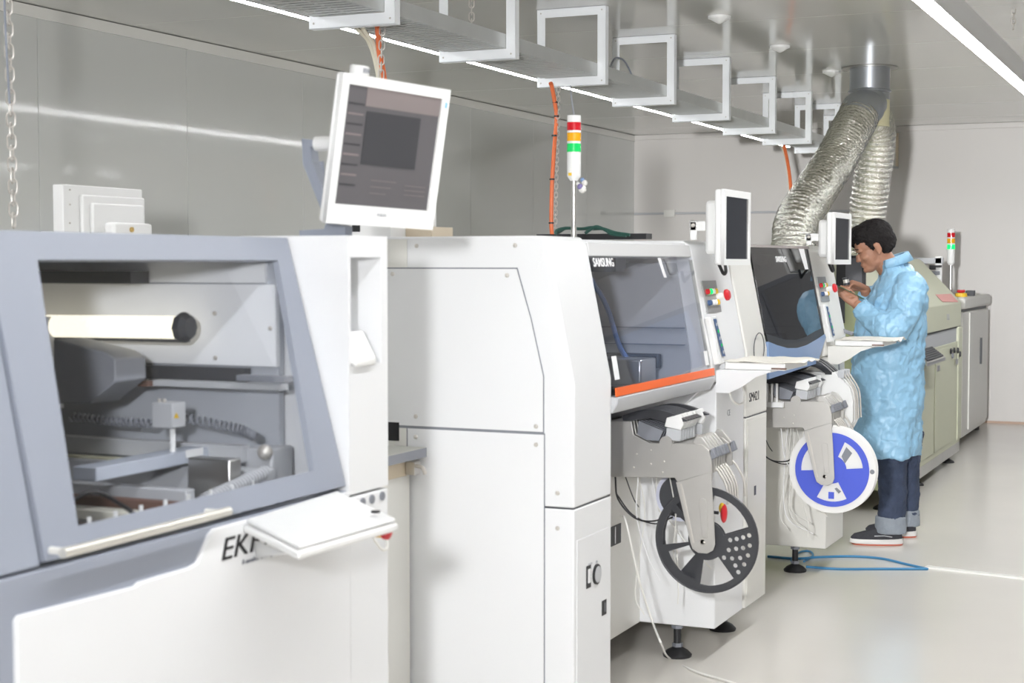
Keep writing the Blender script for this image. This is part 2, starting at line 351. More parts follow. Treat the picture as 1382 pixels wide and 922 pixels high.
# cables in the tray / drops
def drop(pts, r, m, name, label, cat='cable'):
    return tag(recenter(MB().tube(spline(pts), r, 8).build(name, m, smooth=True)), label, cat)
drop([(-3.0, 5.2, 2.40), (-3.02, 5.38, 2.385), at(509, 34, X=-3.02), at(512, 70, X=-3.02), at(519, 110, X=-3.02), at(526, 200, X=-3.02), at(528, 310, X=-3.02), at(528, 322, X=-3.02)], .011, ORANGE, 'orange_cable', 'orange cable dropping behind the large tilted monitor')
drop([(-3.06, 5.2, 2.40), (-3.06, 5.3, 2.385), at(483, 40, X=-3.06), at(497, 55, X=-3.06), at(508, 90, X=-3.06), at(520, 170, X=-3.06), at(530, 318, X=-3.06)], .009, HOSE, 'pneumatic_hose', 'cream hose pair beside the orange cable, outer one', 'hose')
drop([(-3.04, 5.2, 2.40), (-3.04, 5.3, 2.385), at(492, 42, X=-3.04), at(504, 60, X=-3.04), at(512, 95, X=-3.04), at(524, 170, X=-3.04), at(534, 318, X=-3.04)], .008, HOSE, 'pneumatic_hose', 'cream hose pair beside the orange cable, inner one', 'hose')
o2 = thing('orange_cable', 'orange cable with black ties hanging left of the tall signal tower', 'cable', at(746, 316, X=-3.0))
pts = [at(u, v, X=-3.0) for u, v in ((743, 112), (745, 118), (749, 140), (751, 160), (748, 200), (745, 250), (744, 300), (745, 317))]
MB().tube(spline(pts), .0105, 8).build('sheath', ORANGE, o2, smooth=True)
for u, v in ((749, 138), (751, 157), (748, 183), (745, 242), (744, 301)):
    c = at(u, v, X=-3.0); MB().cyl(c-Vector((0, 0, .004)), c+Vector((0, 0, .004)), .013, n=10).build('cable_tie', BLACK, o2)
drop([at(u, v, X=-3.0) for u, v in ((1057, 193), (1059, 200), (1064, 225), (1067, 250), (1068, 275))], .013, ORANGE, 'orange_cable', 'short orange cable dropping from the far end of the tray')
drop([at(u, v, X=-3.05) for u, v in ((1052, 193), (1056, 202), (1062, 225), (1067, 275))], .006, HOSE, 'pneumatic_hose', 'thin cream hose beside the far orange cable', 'hose')
drop([at(u, v, X=-3.0) for u, v in ((826, 118), (822, 100), (826, 85), (832, 78), (842, 82), (850, 95), (853, 106))], .005, GREY, 'grey_cable', 'grey cable arching up out of the tray in the fourth frame')
drop([at(u, v, X=-3.0) for u, v in ((742, 0), (741, -2))]+[at(741, -30, X=-3.0)], .003, GREY, 'grey_cable', 'short grey wire above the tray near the top edge')
drop([at(u, v, X=-2.98) for u, v in ((1111, 200), (1118, 190), (1125, 180), (1128, 190), (1126, 200))], .006, BLACK, 'black_cable', 'black cable loop rising from the far end of the tray')
# chains
def chain(p0, p1, L, wire, label):
    p0, p1 = Vector(p0), Vector(p1); t = thing('hanging_chain', label, 'chain', p1); n = int((p1-p0).length/(L*.72))
    d = (p1-p0).normalized()
    base = None
    for par in (0, 1):
        a = Vector((1, .4, 0)).normalized() if par == 0 else Vector((.4, -1, 0)).normalized()
        pts = [d*(L/2-wire-L*.2)*s + (a*math.cos(q)*L*.27+d*math.sin(q)*L*.27) for s, q in [(1, math.pi*k/6) for k in range(7)]+[(-1, math.pi+math.pi*k/6) for k in range(7)]]
        mm = MB().tube(pts, wire, 5, closed=True)
        me = bpy.data.meshes.new('link'); me.from_pydata([tuple(v) for v in mm.v], [], mm.f); me.materials.append(CHROME)
        for k in range(par, n, 2):
            o = bpy.data.objects.new('link', me); col.objects.link(o); o.parent = t; o.location = p0+d*L*.72*(k+.5)-p1
chain(at(9, -60, X=-3.0), at(19, 318, X=-3.0), .042, .0028, 'long silver chain hanging at the far left in front of the wall')
drop([at(u, v, X=-2.99) for u, v in ((5, -60), (6, 0), (9, 70), (13, 140))], .003, GREY, 'grey_cable', 'thin grey wire tied to the long left chain')
chain(at(516, 36, X=-3.0), at(514, 108, X=-3.0), .04, .0025, 'short silver chain beside the orange cable behind the large monitor')
chain(at(754, 118, X=-2.99), at(749, 316, X=-2.99), .03, .002, 'fine silver chain hanging beside the tied orange cable')
chain(Vector((-2.98, 6.18, 2.70)), Vector((-2.98, 6.18, 2.45)), .04, .003, 'short chain from ceiling to tray by the second frame')
c = Vector((-.97, 8.2, CEIL)); chain(c, c-Vector((0, 0, .12)), .035, .003, 'short black chain hanging from the ceiling at the upper right')
# conduit and small things on the back wall
t = thing('wall_conduit', 'thin grey conduit with small junction box along the back wall', 'conduit', (-4.7, YB-.02, 1.93))
MB().cyl((XL+.01, YB-.018, 1.935), (-2.9, YB-.018, 1.935), .011, n=8).build('pipe', GREYL, t, smooth=True)
p = at(905, 288, Y=YB); MB().box(p.x-.055, p.x+.055, YB-.05, YB-.0005, 1.90, 1.97).build('junction_box', CREAM, t, bevel=.004)
t = thing('wall_frame', 'narrow brown-edged frame high on the back wall behind the duct', 'frame', (-2.78, YB-.02, 2.33))
MB().box(-2.88, -2.76, YB-.012, YB-.0005, 2.34, 2.645).build('panel', CREAM, t)
MB().box(-2.765, -2.745, YB-.03, YB-.0005, 2.34, 2.645).build('side_rail', BEIGE, t)
MB().box(-2.90, -2.745, YB-.03, YB-.0005, 2.32, 2.34).build('bottom_rail', GREYL, t)
# ---------------------------------------------------------------- extraction duct
DX, DY = -2.10, 10.27
t = thing('extraction_duct', 'silver ceiling duct splitting into two crinkled foil hoses above the worker', 'duct', (DX, DY, 2.36))
MB().cyl((DX, DY, 2.50), (DX, DY, CEIL-.002), .127, n=32).build('vertical_pipe', GALV, t, smooth=True)
MB().lathe([(.12, 0), (.178, .001), (.178, .006), (.12, .007)], (DX, DY, CEIL-.009), n=32).build('ceiling_flange', ALU, t, smooth=True)
MB().lathe([(.127, 0), (.137, .006), (.137, .014), (.127, .02)], (DX, DY, 2.545), n=32).build('rim', GALV, t, smooth=True)
MB().cyl((DX, DY+.02, 2.33), (DX, DY+.02, 2.505), .124, n=32).build('tee_body', mat('tee_cream', (.62, .58, .38), .5), t, smooth=True)
e0 = Vector((DX-.0, DY-.10, 2.445)); e1 = Vector((DX-.03, DY-.24, 2.36))
MB().tube(spline([(DX, DY-.02, 2.50), e0, (DX-.02, DY-.19, 2.42), e1], 4), [.105, .118, .122, .114, .12, .12, .114, .12, .122, .114, .118, .12, .12], 28).build('elbow', GALV, t, smooth=True)
def flex(path, R, name, pitch=.028):
    P = spline(path, 40); L = [0]
    for i in range(1, len(P)): L.append(L[-1]+(P[i]-P[i-1]).length)
    n = int(L[-1]/(pitch/4)); pts = []; rs = []; j = 0
    for i in range(n+1):
        s = L[-1]*i/n
        while j < len(L)-2 and L[j+1] < s: j += 1
        q = (s-L[j])/max(1e-9, L[j+1]-L[j]); pts.append(P[j].lerp(P[j+1], q)); rs.append(R*(1+(.05, .0, -.018, -.01)[i % 4]))
    mb = MB().tube(pts, rs, 40)
    k = 0
    for i in range(len(pts)):
        for a in range(40):
            v = mb.v[k]; d = v-pts[i]; nz = noise.noise(v*22)*.03+noise.noise(v*75)*.035; mb.v[k] = pts[i]+d*(1+nz); k += 1
    o = mb.build(name, FOIL, t, smooth=False)
    o.data.polygons.foreach_set('use_smooth', [True]*len(o.data.polygons)); return o
flex([e1+Vector((.005, .03, .02)), e1+Vector((-.02, -.10, -.09)), at(1128, 215, Y=9.72), at(1098, 262, Y=9.35), at(1075, 300, Y=9.1), at(1070, 345, Y=9.0)], .124, 'flexible_hose')
flex([(DX+.01, DY+.06, 2.40), at(1184, 185, Y=10.42), at(1176, 250, Y=10.5), at(1170, 300, Y=10.55), at(1168, 362, Y=10.55)], .118, 'flexible_hose', .036)
# ---------------------------------------------------------------- solder printer (machine 1)
XF = -1.65
t = pr = thing('solder_printer', 'large grey and white solder paste printer in the foreground with wide slanted window', 'machine', (-2.2, 2.3, 0))
HT = 1.503
def fx1(z): return -1.655-(max(z, .985)-.985)*.27      # leaning front of the door
# white right column with a recess
cy0, cy1 = 2.832, 3.0
col_p = [(-2.9, .966), (XF, .966), (XF, 1.495), (XF-.02, 1.507), (-2.9, 1.507)]
ry0, ry1, rz0, rz1 = 2.842, 2.972, 1.235, 1.462
m = MB().box(-2.9, XF-.075, cy0, cy1, .966, 1.507).box(XF-.075, XF, cy0, cy1, .966, rz0).box(XF-.075, XF, cy0, cy1, rz1, 1.507).box(XF-.075, XF, cy0, ry0, rz0, rz1).box(XF-.075, XF, ry1, cy1, rz0, rz1)
c1 = m.build('right_column', WHITE, t)
MB().prism([(XF-.074, ry0, rz0), (XF-.002, ry0, rz0), (XF-.074, ry0, rz0+.115)], (0, ry1-ry0-.05, 0)).build('recess_wedge', WHITE, t, bevel=.002)
MB().prism([(XF-.03, ry0+.001, rz0+.02), (XF+.012, ry0+.001, rz0-.004), (XF+.015, ry0+.001, rz0+.012), (XF-.02, ry0+.001, rz0+.075)], (0, .085, 0)).build('handset', WHITE2, t, bevel=.006)
MB().box(-2.9, XF, cy0, cy1, .05, .960).build('lower_column', WHITE, t, bevel=.004)
for v in (676, 677, 679):
    pass
for y, z in ((2.885, .944), (2.925, .945), (2.970, .946)):
    MB().cyl((XF-.001, y, z), (XF+.004, y, z), .0095, n=18).build('grey_port', GREYM, t)
# cabinet shell around the cavity
MB().box(-2.95, -2.9, 1.0, cy1, .05, 1.5).build('rear_panel', GREYL, t)
MB().box(-2.9, -1.80, 1.0, cy0-.002, 1.488, HT).build('roof', GREY, t)
MB().box(-2.9, -1.70, 1.0, cy0-.002, .80, .935).build('machine_bed', GREYM, t)
MB().box(-2.9, -1.68, 1.0, 1.03, .05, 1.49).build('left_panel', GREY, t)
# grey lower front + white lower front panel
MB().box(-1.69, XF-.004, 1.03, 1.80, .05, .976).build('left_lower_front', GREY, t, bevel=.003)
MB().box(-1.69, XF-.004, 1.803, 2.83, .80, .976).build('grey_front_band', GREY, t, bevel=.003)
MB().px([(1.833, .05), (2.829, .05), (2.829, .974), (2.347, .971), (2.332, .962), (2.294, .918), (2.27, .914), (2.13, .914), (2.12, .909), (1.84, .917), (1.833, .91)], -1.70, XF+.004).build('white_front_panel', WHITE, t, bevel=.003)
# leaning door with window
yd0, yd1 = 1.905, 2.826
def dl(y, z): return (y, z)
lean = Vector((-.27, 0, 1)).normalized(); hz = (HT-.985)/lean.z
def L1(y, z, off=0): return Vector((fx1(z)+off, y, z))
def w_at(u, v):
    """(y, distance up the leaning door) for a picture point"""
    lo, hi = .9, 1.6
    for _ in range(40):
        z = (lo+hi)/2; p = at(u, v, X=fx1(z))
        if p.z > z: lo = z
        else: hi = z
    return p.y, (z-.985)/lean.z
win = [w_at(50, 352), w_at(375, 352), w_at(424, 636), w_at(105, 711)]
outer = [(yd0, 0), (yd1, 0), (yd1, hz), (yd0+.06, hz)]
outer = [(w_at(62, 768)[0], 0), (yd1, 0), (yd1-.0, hz-.002), (w_at(-20, 250 if False else 322)[0], hz-.002)]
dr = plate([outer, [win[3], win[2], win[1], win[0]]], .014, (fx1(.985)-.006, 0, .985), (0, 1, 0), lean, GREY, t, 'door')
sub(dr)
bv = dr.modifiers.new('b', 'BEVEL'); bv.width = .004; bv.segments = 2; bv.limit_method = 'ANGLE'
gx = Vector((0, 1, 0)); go = Vector((fx1(.985)-.0155, 0, .985))
mw = [(win[3][0]-.015, win[3][1]-.015), (win[2][0]+.015, win[2][1]-.015), (win[1][0]+.015, win[1][1]+.015), (win[0][0]-.015, win[0][1]+.015)]
plate([mw], .004, go, gx, lean, GLASS1, dr, 'window_pane')
# left cheek (fixed grey side next to the door)
MB().prism([(fx1(.985)-.03, 1.03, .98), (fx1(.985)-.004, 1.03, .98), (fx1(HT)-.004, 1.03, HT), (fx1(HT)-.03, 1.03, HT)], (0, .0, 0)) 
a0 = w_at(60, 768)[0]-.003; a1 = w_at(-20, 322)[0]-.003
MB().prism([L1(1.03, .98, -.004), L1(a0, .98, -.004), L1(a1, HT, -.004), L1(1.03, HT, -.004)], (-.03, 0, 0)).build('left_cheek', GREY, t, bevel=.003)
# door handle
h0, h1 = at(84, 747, X=-1.618), at(309, 690, X=-1.618)
hd = MB().cyl(h0, h1, .0085, n=12).build('door_handle', mat('brushed_handle', (.72, .70, .64), .35, .6), dr, smooth=True); sub(hd)
for q in (.03, .95):
    c = h0.lerp(h1, q); MB().cyl(c, c+Vector((-.034, 0, .0)), .006, n=10).build('handle_post', CREAM, dr)
# interior of the printer: right inner wall faces the camera
YW = 2.80
MB().box(-2.9, -1.80, YW, YW+.02, .90, 1.488).build('inner_wall', INW, t)
a = at(50, 383, Y=YW-.01); b = at(405, 496, Y=YW-.01)
MB().box(-2.85, fx1(1.38)-.035, YW-.015, YW-.001, b.z, 1.405).build('inner_plate', INP, t)
MB().box(-2.85, fx1(1.485)-.035, YW-.012, YW-.001, 1.408, 1.485).build('upper_strip', INP, t)
MB().box(-2.85, at(188, 383, Y=2.75).x, 2.72, YW-.016, at(188, 383, Y=2.75).z, at(188, 366, Y=2.75).z).build('cable_duct', DARK, t)
for u, v in ((290, 423), (291, 483), (365, 443)):
    p = at(u, v, Y=YW-.016); screw(p, (0, -1, 0), t, .005)
# inner lamp
a = at(75, 441, Y=2.70); b = at(243, 442, Y=2.70)
lp = sub(MB().cyl((a.x-.2, 2.70, a.z), (b.x, 2.70, b.z), .024, n=24).build('inner_lamp', LAMPM, t, smooth=True))
MB().lathe([(.030, 0), (.032, .006), (.032, .016), (.022, .028)], (b.x, 2.70, b.z), (1, 0, 0), 8).build('lamp_cap', DARK, lp)
MB().box(a.x-.2, b.x, 2.70, 2.735, a.z-.028, a.z-.022).build('lamp_bracket', DARK, lp)
MB().box(-2.8, at(72, 500, Y=2.69).x+.0, 2.675, 2.695, .95, at(72, 430, Y=2.6).z).build('left_post', GREYL, t)
p = [at(u, v, Y=2.55) for u, v in ((72, 458), (142, 476), (155, 485), (156, 515), (120, 545), (72, 545))]
MB().prism(p, (0, .10, 0)).build('gantry_cover', mat('cover_grey', (.30, .31, .34), .5), t, bevel=.003)
# dark slot with rails, lower inner wall items
p0 = at(150, 493, Y=2.74); p1 = at(402, 520, Y=2.74)
MB().box(p0.x-.1, -1.86, 2.765, 2.785, p1.z, p0.z).build('dark_slot', DARK, t)
a = at(212, 512, Y=2.72); b = at(385, 518, Y=2.72); MB().box(a.x, b.x, 2.70, 2.73, a.z-.012, a.z).build('light_rail', GREYL, t)
a = at(330, 505, Y=2.71); b = at(395, 515, Y=2.71); MB().box(a.x, b.x, 2.68, 2.71, b.z, a.z).build('rail_carriage', GREYM, t)
for u in (175, 200): c = at(u, 517, Y=2.70); MB().box(c.x-.012, c.x+.012, 2.68, 2.70, c.z-.006, c.z+.006).build('red_connector', BROWN, t)
# coiled hoses
def coil(path, R, r, turns, m, name, parent):
    P = spline(path, 30); n = turns*12; out = []
    for i in range(n+1):
        q = i/n*(len(P)-1); j = min(int(q), len(P)-2); c = P[j].lerp(P[j+1], q-j); tt = (P[j+1]-P[j]).normalized(); a = tt.cross(Vector((0, 0, 1))).normalized(); b = tt.cross(a)
        th = 2*math.pi*turns*i/n; out.append(c+a*math.cos(th)*R+b*math.sin(th)*R)
    return MB().tube(out, r, 5).build(name, m, parent, smooth=True)
coil([at(96, 563, Y=2.66), at(150, 568, Y=2.66), at(208, 572, Y=2.66)], .0085, .0028, 17, GREYM, 'coiled_hose', t)
coil([at(244, 563, Y=2.66), at(290, 572, Y=2.66), at(325, 580, Y=2.66), at(345, 590, Y=2.66)], .0085, .0028, 17, GREYM, 'coiled_hose', t)
# squeegee actuator
a = at(215, 542, Y=2.60); b = at(243, 577, Y=2.60)
ac = sub(MB().box(a.x, b.x, 2.575, 2.62, b.z, a.z).build('actuator', GREYL, t, bevel=.002))
for dx in (.008, .02): MB().cyl((a.x+dx, 2.59, a.z-.001), (a.x+dx, 2.59, a.z+.007), .004, n=8).build('fitting', CHROME, ac)
c = at(238, 561, Y=2.574); MB().prism([(c.x-.006, 2.5735, c.z-.005), (c.x+.006, 2.5735, c.z-.005), (c.x, 2.5735, c.z+.006)], (0, .001, 0)).build('warning_sticker', YEL, ac)
c = at(233, 590, Y=2.60); MB().cyl((c.x, 2.60, at(0, 608, Y=2.6).z), (c.x, 2.60, b.z), .006, n=10).build('plunger', WHITE2, ac)
a = at(78, 532, Y=2.56); MB().box(a.x-.02, a.x+.008, 2.54, 2.57, a.z-.03, a.z+.004).build('left_valve', CREAM, t, bevel=.003)
# gantry beams
p = at(80, 588, Y=2.70); q = at(350, 603, Y=2.70)
MB().box(p.x-.1, at(330, 600, Y=2.70).x, 2.69, 2.72, at(0, 604, Y=2.70).z, at(0, 583, Y=2.70).z).build('rear_beam', GREYL, t, bevel=.002)
MB().box(p.x-.1, at(300, 600, Y=2.68).x, 2.66, 2.685, at(0, 613, Y=2.68).z, at(0, 607, Y=2.68).z).build('cream_beam', mat('pale_yellow', (.72, .70, .52), .5), t)
A = at(114, 640, X=-1.93); B = at(284, 608, X=-1.93)
d = (B-A).normalized(); mid = (A+B)/2
bm = sub(MB().obox(mid, d*(B-A).length/2, d.cross(Vector((0, 0, 1))).normalized()*.028, (0, 0, .013)).build('squeegee_bar', mat('bar_blue', (.50, .54, .62), .4), t, bevel=.002))
c = at(263, 611, X=-1.9); MB().box(-1.9015, -1.9005, c.y-.03, c.y+.03, c.z-.008, c.z+.008).build('white_label', LABELW, bm)
# bed clutter: rails, cylinders, cable chain
zb = .936
YELP = mat('pale_rail', (.62, .60, .52), .5)
for (x0, x1, y0, y1, z0, z1, mm, nm) in (
    (-2.7, -1.76, 2.20, 2.24, zb, .962, BROWN, 'conveyor_rail'), (-2.7, -1.76, 2.25, 2.27, zb, .985, ALU, 'conveyor_rail'),
    (-2.7, -1.80, 2.36, 2.40, zb, .985, YELP, 'conveyor_rail'), (-2.7, -1.78, 2.42, 2.44, zb, 1.0, BROWN, 'conveyor_rail'),
    (-2.6, -1.82, 2.50, 2.53, zb, 1.01, GREYL, 'conveyor_rail'), (-2.5, -1.74, 2.64, 2.69, zb, 1.035, GREYL, 'cross_beam'),
    (-2.2, -1.755, 1.98, 2.01, zb, 1.03, YELP, 'support_block'), (-2.0, -1.80, 2.03, 2.10, zb, 1.045, DARK, 'motor_block'),
    (-1.86, -1.76, 2.56, 2.60, zb, 1.065, ALU, 'support_block'), (-2.5, -1.9, 2.10, 2.19, zb, .965, BROWN, 'tray_plate'),
    (-2.6, -1.95, 2.28, 2.35, zb, .955, DARK, 'tray_plate'), (-1.80, -1.74, 2.30, 2.46, zb, .985, INP, 'support_block')):
    MB().box(x0, x1, y0, y1, z0, z1).build(nm, mm, t, bevel=.003)
for k in range(9):
    y = 2.02+k*.07; MB().cyl((-1.745-.004*(k % 2), y, .985+.006*(k % 3)), (-1.745, y+.05, .992), .015-.003*(k % 3), n=14).build('cylinder', [CHROME, ALU, GREYL, INP][k % 4], t, smooth=True)
    MB().cyl((-1.735, y+.02, 1.0), (-1.735, y+.02, 1.022), .004, n=8).build('fitting', WHITE2, t)
coil([(-1.725, 2.03, .975), (-1.722, 2.3, .985), (-1.73, 2.66, 1.0)], .010, .0028, 50, DARK, 'cable_chain', t)
coil([(-1.745, 2.45, 1.0), (-1.745, 2.66, 1.03)], .012, .0028, 22, GREYL, 'coiled_hose', t)
MB().ell((-1.77, 2.70, 1.065), .016, .016, .016).build('knob', CHROME, t, smooth=True)
MB().box(-1.83, -1.76, 2.71, 2.79, .96, 1.07).build('corner_block', GREYL, t, bevel=.004)
MB().tube(spline([(-1.78, 2.10, 1.04), (-1.75, 2.14, 1.06), (-1.74, 2.2, 1.03), (-1.75, 2.26, 1.0)], 6), .004, 6).build('hose', BLACK, t, smooth=True)
for (y_, m_) in ((2.05, BLUEC), (2.09, REDL), (2.12, LABELW)): MB().ell((-1.80, y_, 1.046), .006, .006, .004, 8, 6).build('indicator', m_, t, smooth=True)
# lettering
text('EKRA', .058, at(297, 758, X=XF+.0052), (0, 1, 0), (0, 0, 1), BLACK, t, shear=.25, sx=1.35)
text('A member of the group', .013, at(327, 760, X=XF+.0052)+Vector((0, 0, -.003)), (0, 1, 0), (0, 0, 1), GREYM, t, name='small_lettering')
# keyboard tray of the printer
Zt = .945
RL = at(328, 708, X=-1.645); RR = at(456, 669, X=-1.645); RL.z = .962; RR.z = .972
tr = [RL, at(403, 748, Z=.945), at(538, 709, Z=.945), RR]
tt = thing('keyboard_tray', 'thick white plastic keyboard tray jutting from the grey and white printer', 'tray', (tr[1].x, tr[1].y, Zt-.02))
tb = MB().prism([p+Vector((0, 0, -.012)) for p in tr], (0, 0, .016)).build('tray_top', WHITE2, tt, bevel=.005)
cc = (tr[0]+tr[1]+tr[2]+tr[3])/4
sub(MB().prism([p.lerp(cc, .035)+Vector((0, 0, .0045)) for p in tr], (0, 0, .010)).build('keyboard_cover', WHITE2, tt, bevel=.005))
c = at(507, 692, Z=.972); MB().lathe([(.009, 0), (.009, .004)], c, n=16).build('black_hole', BLACK, tt)
b0 = at(380, 745, Z=Zt-.015)
MB().prism([Vector((tr[0].x+.01, tr[0].y+.02, Zt-.013)), Vector((tr[1].x-.06, tr[1].y+.05, Zt-.013)), Vector((XF+.006, tr[1].y+.16, Zt-.05)), Vector((XF+.006, tr[0].y+.1, Zt-.05))], (.004, .006, .0)).build('bracket', WHITE2, tt, bevel=.001)
c = at(524, 716, Z=.915)
es = thing('emergency_button', 'red emergency stop button under the corner of the printer keyboard tray', 'button', c)
MB().cyl(c+Vector((-.05, 0, 0)), c+Vector((-.012, 0, 0)), .016, n=14).build('yellow_collar', YEL, es)
MB().lathe([(.012, 0), (.019, .004), (.019, .012), (.012, .016)], c+Vector((-.012, 0, 0)), (1, 0, 0), 18).build('red_cap', RED, es, smooth=True)
drop([at(502, 722, X=-1.63), at(508, 733, X=-1.62), at(516, 742, X=-1.61), at(522, 740, X=-1.61), at(521, 728, X=-1.62), at(512, 720, X=-1.63)], .0035, WCABLE, 'white_cable', 'small white cable loop under the printer keyboard tray')
# big monitor
def monitor(name, corners, th, frame, scr, label, group=None, boxd=.05, name_txt=None, m=WHITE2):
    """corners TL, TR, BR, BL of the front face"""
    TL, TR, BR, BL = map(Vector, corners); c = (TL+TR+BR+BL)/4; x = ((TR-TL)+(BR-BL))/2; W = x.length/2; x.normalize()
    y = ((TL-BL)+(TR-BR))/2; Hh = y.length/2; y = (y-x*y.dot(x)).normalized(); n = x.cross(y)
    t = thing(name, label, 'monitor', c-y*Hh, group); l, r, tp, bt = frame
    pts = lambda a, b, cc, d: [(a, cc), (b, cc), (b, d), (a, d)]
    plate([pts(-W, W, -Hh, Hh), pts(-W+l, W-r, -Hh+bt, Hh-tp)], .012, c-n*.006, x, y, m, t, 'bezel')
    MB().obox(c-n*(.013+th/2), x*(W-.001), y*(Hh-.001), n*(th/2)).build('housing', m, t, bevel=.008)
    MB().obox(c-n*(.013+th+boxd/2), x*W*.72, y*Hh*.72, n*(boxd/2)).build('rear_shell', m, t, bevel=.015)
    sc = MB().obox(c+x*(l-r)/2+y*(bt-tp)/2-n*.008, x*(W-(l+r)/2), y*(Hh-(tp+bt)/2), n*.003).build('screen', scr, t)
    return t, c, x, y, n, W, Hh
def dep(u, v, d):
    a = (u-691)/FPX; b = (461-v)/FPX
    return Vector((_D[0]+a*_R[0]+b*_U[0], _D[1]+a*_R[1]+b*_U[1], CAM_H+_D[2]+b*_U[2])) if False else Vector([(_D[i]+a*_R[i]+b*_U[i])*d for i in range(3)])+Vector((0, 0, CAM_H))
mo, c, x, y, n, W, Hh = monitor('monitor', (dep(463, 95, 3.24), dep(604, 123, 3.50), dep(589, 309, 3.55), dep(441, 303, 3.29)), .012, (.020, .024, .022, .042), LCDM,
    'large white tilted monitor with a grey screen standing on the printer', boxd=.03)
sw, sh = W*2-.044, Hh*2-.064
def scr(u0, u1, v0, v1, m, nm, e=.0006):
    o = c+x*(-W+.020)+y*(-Hh+.042)-n*.0045
    p = o+x*sw*(u0+u1)/2+y*sh*(v0+v1)/2; MB().obox(p+n*e, x*sw*(u1-u0)/2, y*sh*(v1-v0)/2, n*.0003).build(nm, m, mo)
scr(.22, .80, .35, .80, LCDD, 'image_window', .001); scr(.20, 1, .84, 1, LCDL, 'title_bar')
for k in range(9): scr(.03, .19, .16+k*.085, .175+k*.085, LCDL if k % 2 else LCDD, 'menu_row')
for k in range(3): scr(.35, .62-.05*k, .22-k*.055, .225-k*.055, LCDL, 'text_row'); scr(.72, .95, .2-k*.04, .205-k*.04, LCDL, 'text_row')
text('PHILIPS', .009, c-x*.018-y*(Hh-.022)+n*.0005, x, y, GREYL, mo)
pc = c-x*(W*.62)+y*(Hh+.001)-n*.02; MB().lathe([(.021, 0), (.021, .016), (.017, .019)], pc, y, 20).build('vent_cap', WHITE2, mo)
for k in range(5): MB().obox(pc+y*.009+(n*.021 if True else n)+x*(-.008+k*.004), x*.001, y*.005, n*.0006).build('vent_slot', GREYM, mo)
MB().obox(c+x*(W-.010)+y*(Hh-.035)+n*.0004, x*.003, y*.006, n*.0004).build('blue_sticker', mat('sticker_blue', (.2, .5, .8), .5), mo)
pp = [at(u, v, Y=2.96) for u, v in ((407, 187), (431, 190), (434, 196), (419, 198), (421, 218), (452, 300), (466, 306), (466, 321), (404, 321), (404, 311), (437, 309), (440, 300), (409, 222))]
ar = sub(MB().prism(pp, (0, .03, 0)).build('monitor_arm', GREY, pr))
h = at(432, 194, Y=2.97); bk = c-n*.08
MB().cyl(h+Vector((-.01, 0, 0)), h+Vector((.035, .0, 0)), .016, n=14).build('pivot', WHITE2, ar)
MB().cyl(h+Vector((.03, 0, 0)), bk, .020, .026, n=14).build('hinge', BLACK, ar)
MB().cyl(at(434, 218, Y=3.0), at(436, 258, Y=3.0), .006, n=8).build('strut', GREY, ar)
# rear white equipment cover seen above the printer
t = thing('rear_monitor', 'white stepped monitor back standing behind the printer near the wall', 'monitor', (-3.2, 3.98, 1.5))
a = at(85, 249, X=-3.2); b = at(192, 256, X=-3.2)
MB().box(-3.24, -3.2, a.y, b.y, 1.50, 1.688).build('casing', WHITE2, t, bevel=.003)
MB().box(-3.2, -3.185, a.y+.07, b.y-.005, 1.50, 1.66).build('raised_panel', WHITE2, t, bevel=.006)
MB().box(-3.185, -3.170, a.y+.10, b.y-.03, 1.50, 1.635).build('inner_panel', WHITE2, t, bevel=.006)
q = at(143, 290, X=-3.13); r_ = at(196, 303, X=-3.13)
MB().box(-3.14, -3.10, q.y, r_.y, 1.49, 1.575).build('mount_block', WHITE2, t, bevel=.01)
p = at(177, 310, X=-3.10); MB().lathe([(.008, 0), (.008, .006), (.004, .008)], p, (1, 0, 0), 12).build('brass_bolt', mat('brass', (.7, .5, .2), .3, 1), t)
for v in (256, 276, 301): screw(at(94, v, X=-3.199), (1, 0, 0), t, .003)
# things on the rear of the machines below the big monitor
t = thing('terminal_unit', 'low white and grey control unit behind the large monitor, black switch on it', 'control unit', (-2.4, 4.25, 1.50))
a = at(472, 318, Y=4.35); b = at(527, 305, Y=4.35)
MB().box(a.x, b.x, 4.35, 4.5, 1.5275, b.z+.003).build('housing', WHITE2, t, bevel=.002)
a = at(476, 313, Y=4.349); b = at(486, 304, Y=4.349); MB().box(a.x, b.x, 4.345, 4.349, a.z, b.z).build('black_switch', BLACK, t)
a = at(529, 320, Y=4.45); b = at(583, 306, Y=4.45)
tag(recenter(MB().box(a.x, b.x, 4.45, 4.6, 1.5275, b.z).build('cardboard_box', BEIGE, bevel=.002)), 'beige box on top of the white machine below the large monitor', 'box')
a = at(586, 318, Y=4.5)
tag(recenter(MB().cyl((a.x, 4.5, 1.5275), (a.x, 4.5, at(0, 285, Y=4.5).z), .007, n=10).build('thin_post', WHITE2)), 'thin white post right of the large monitor', 'post')
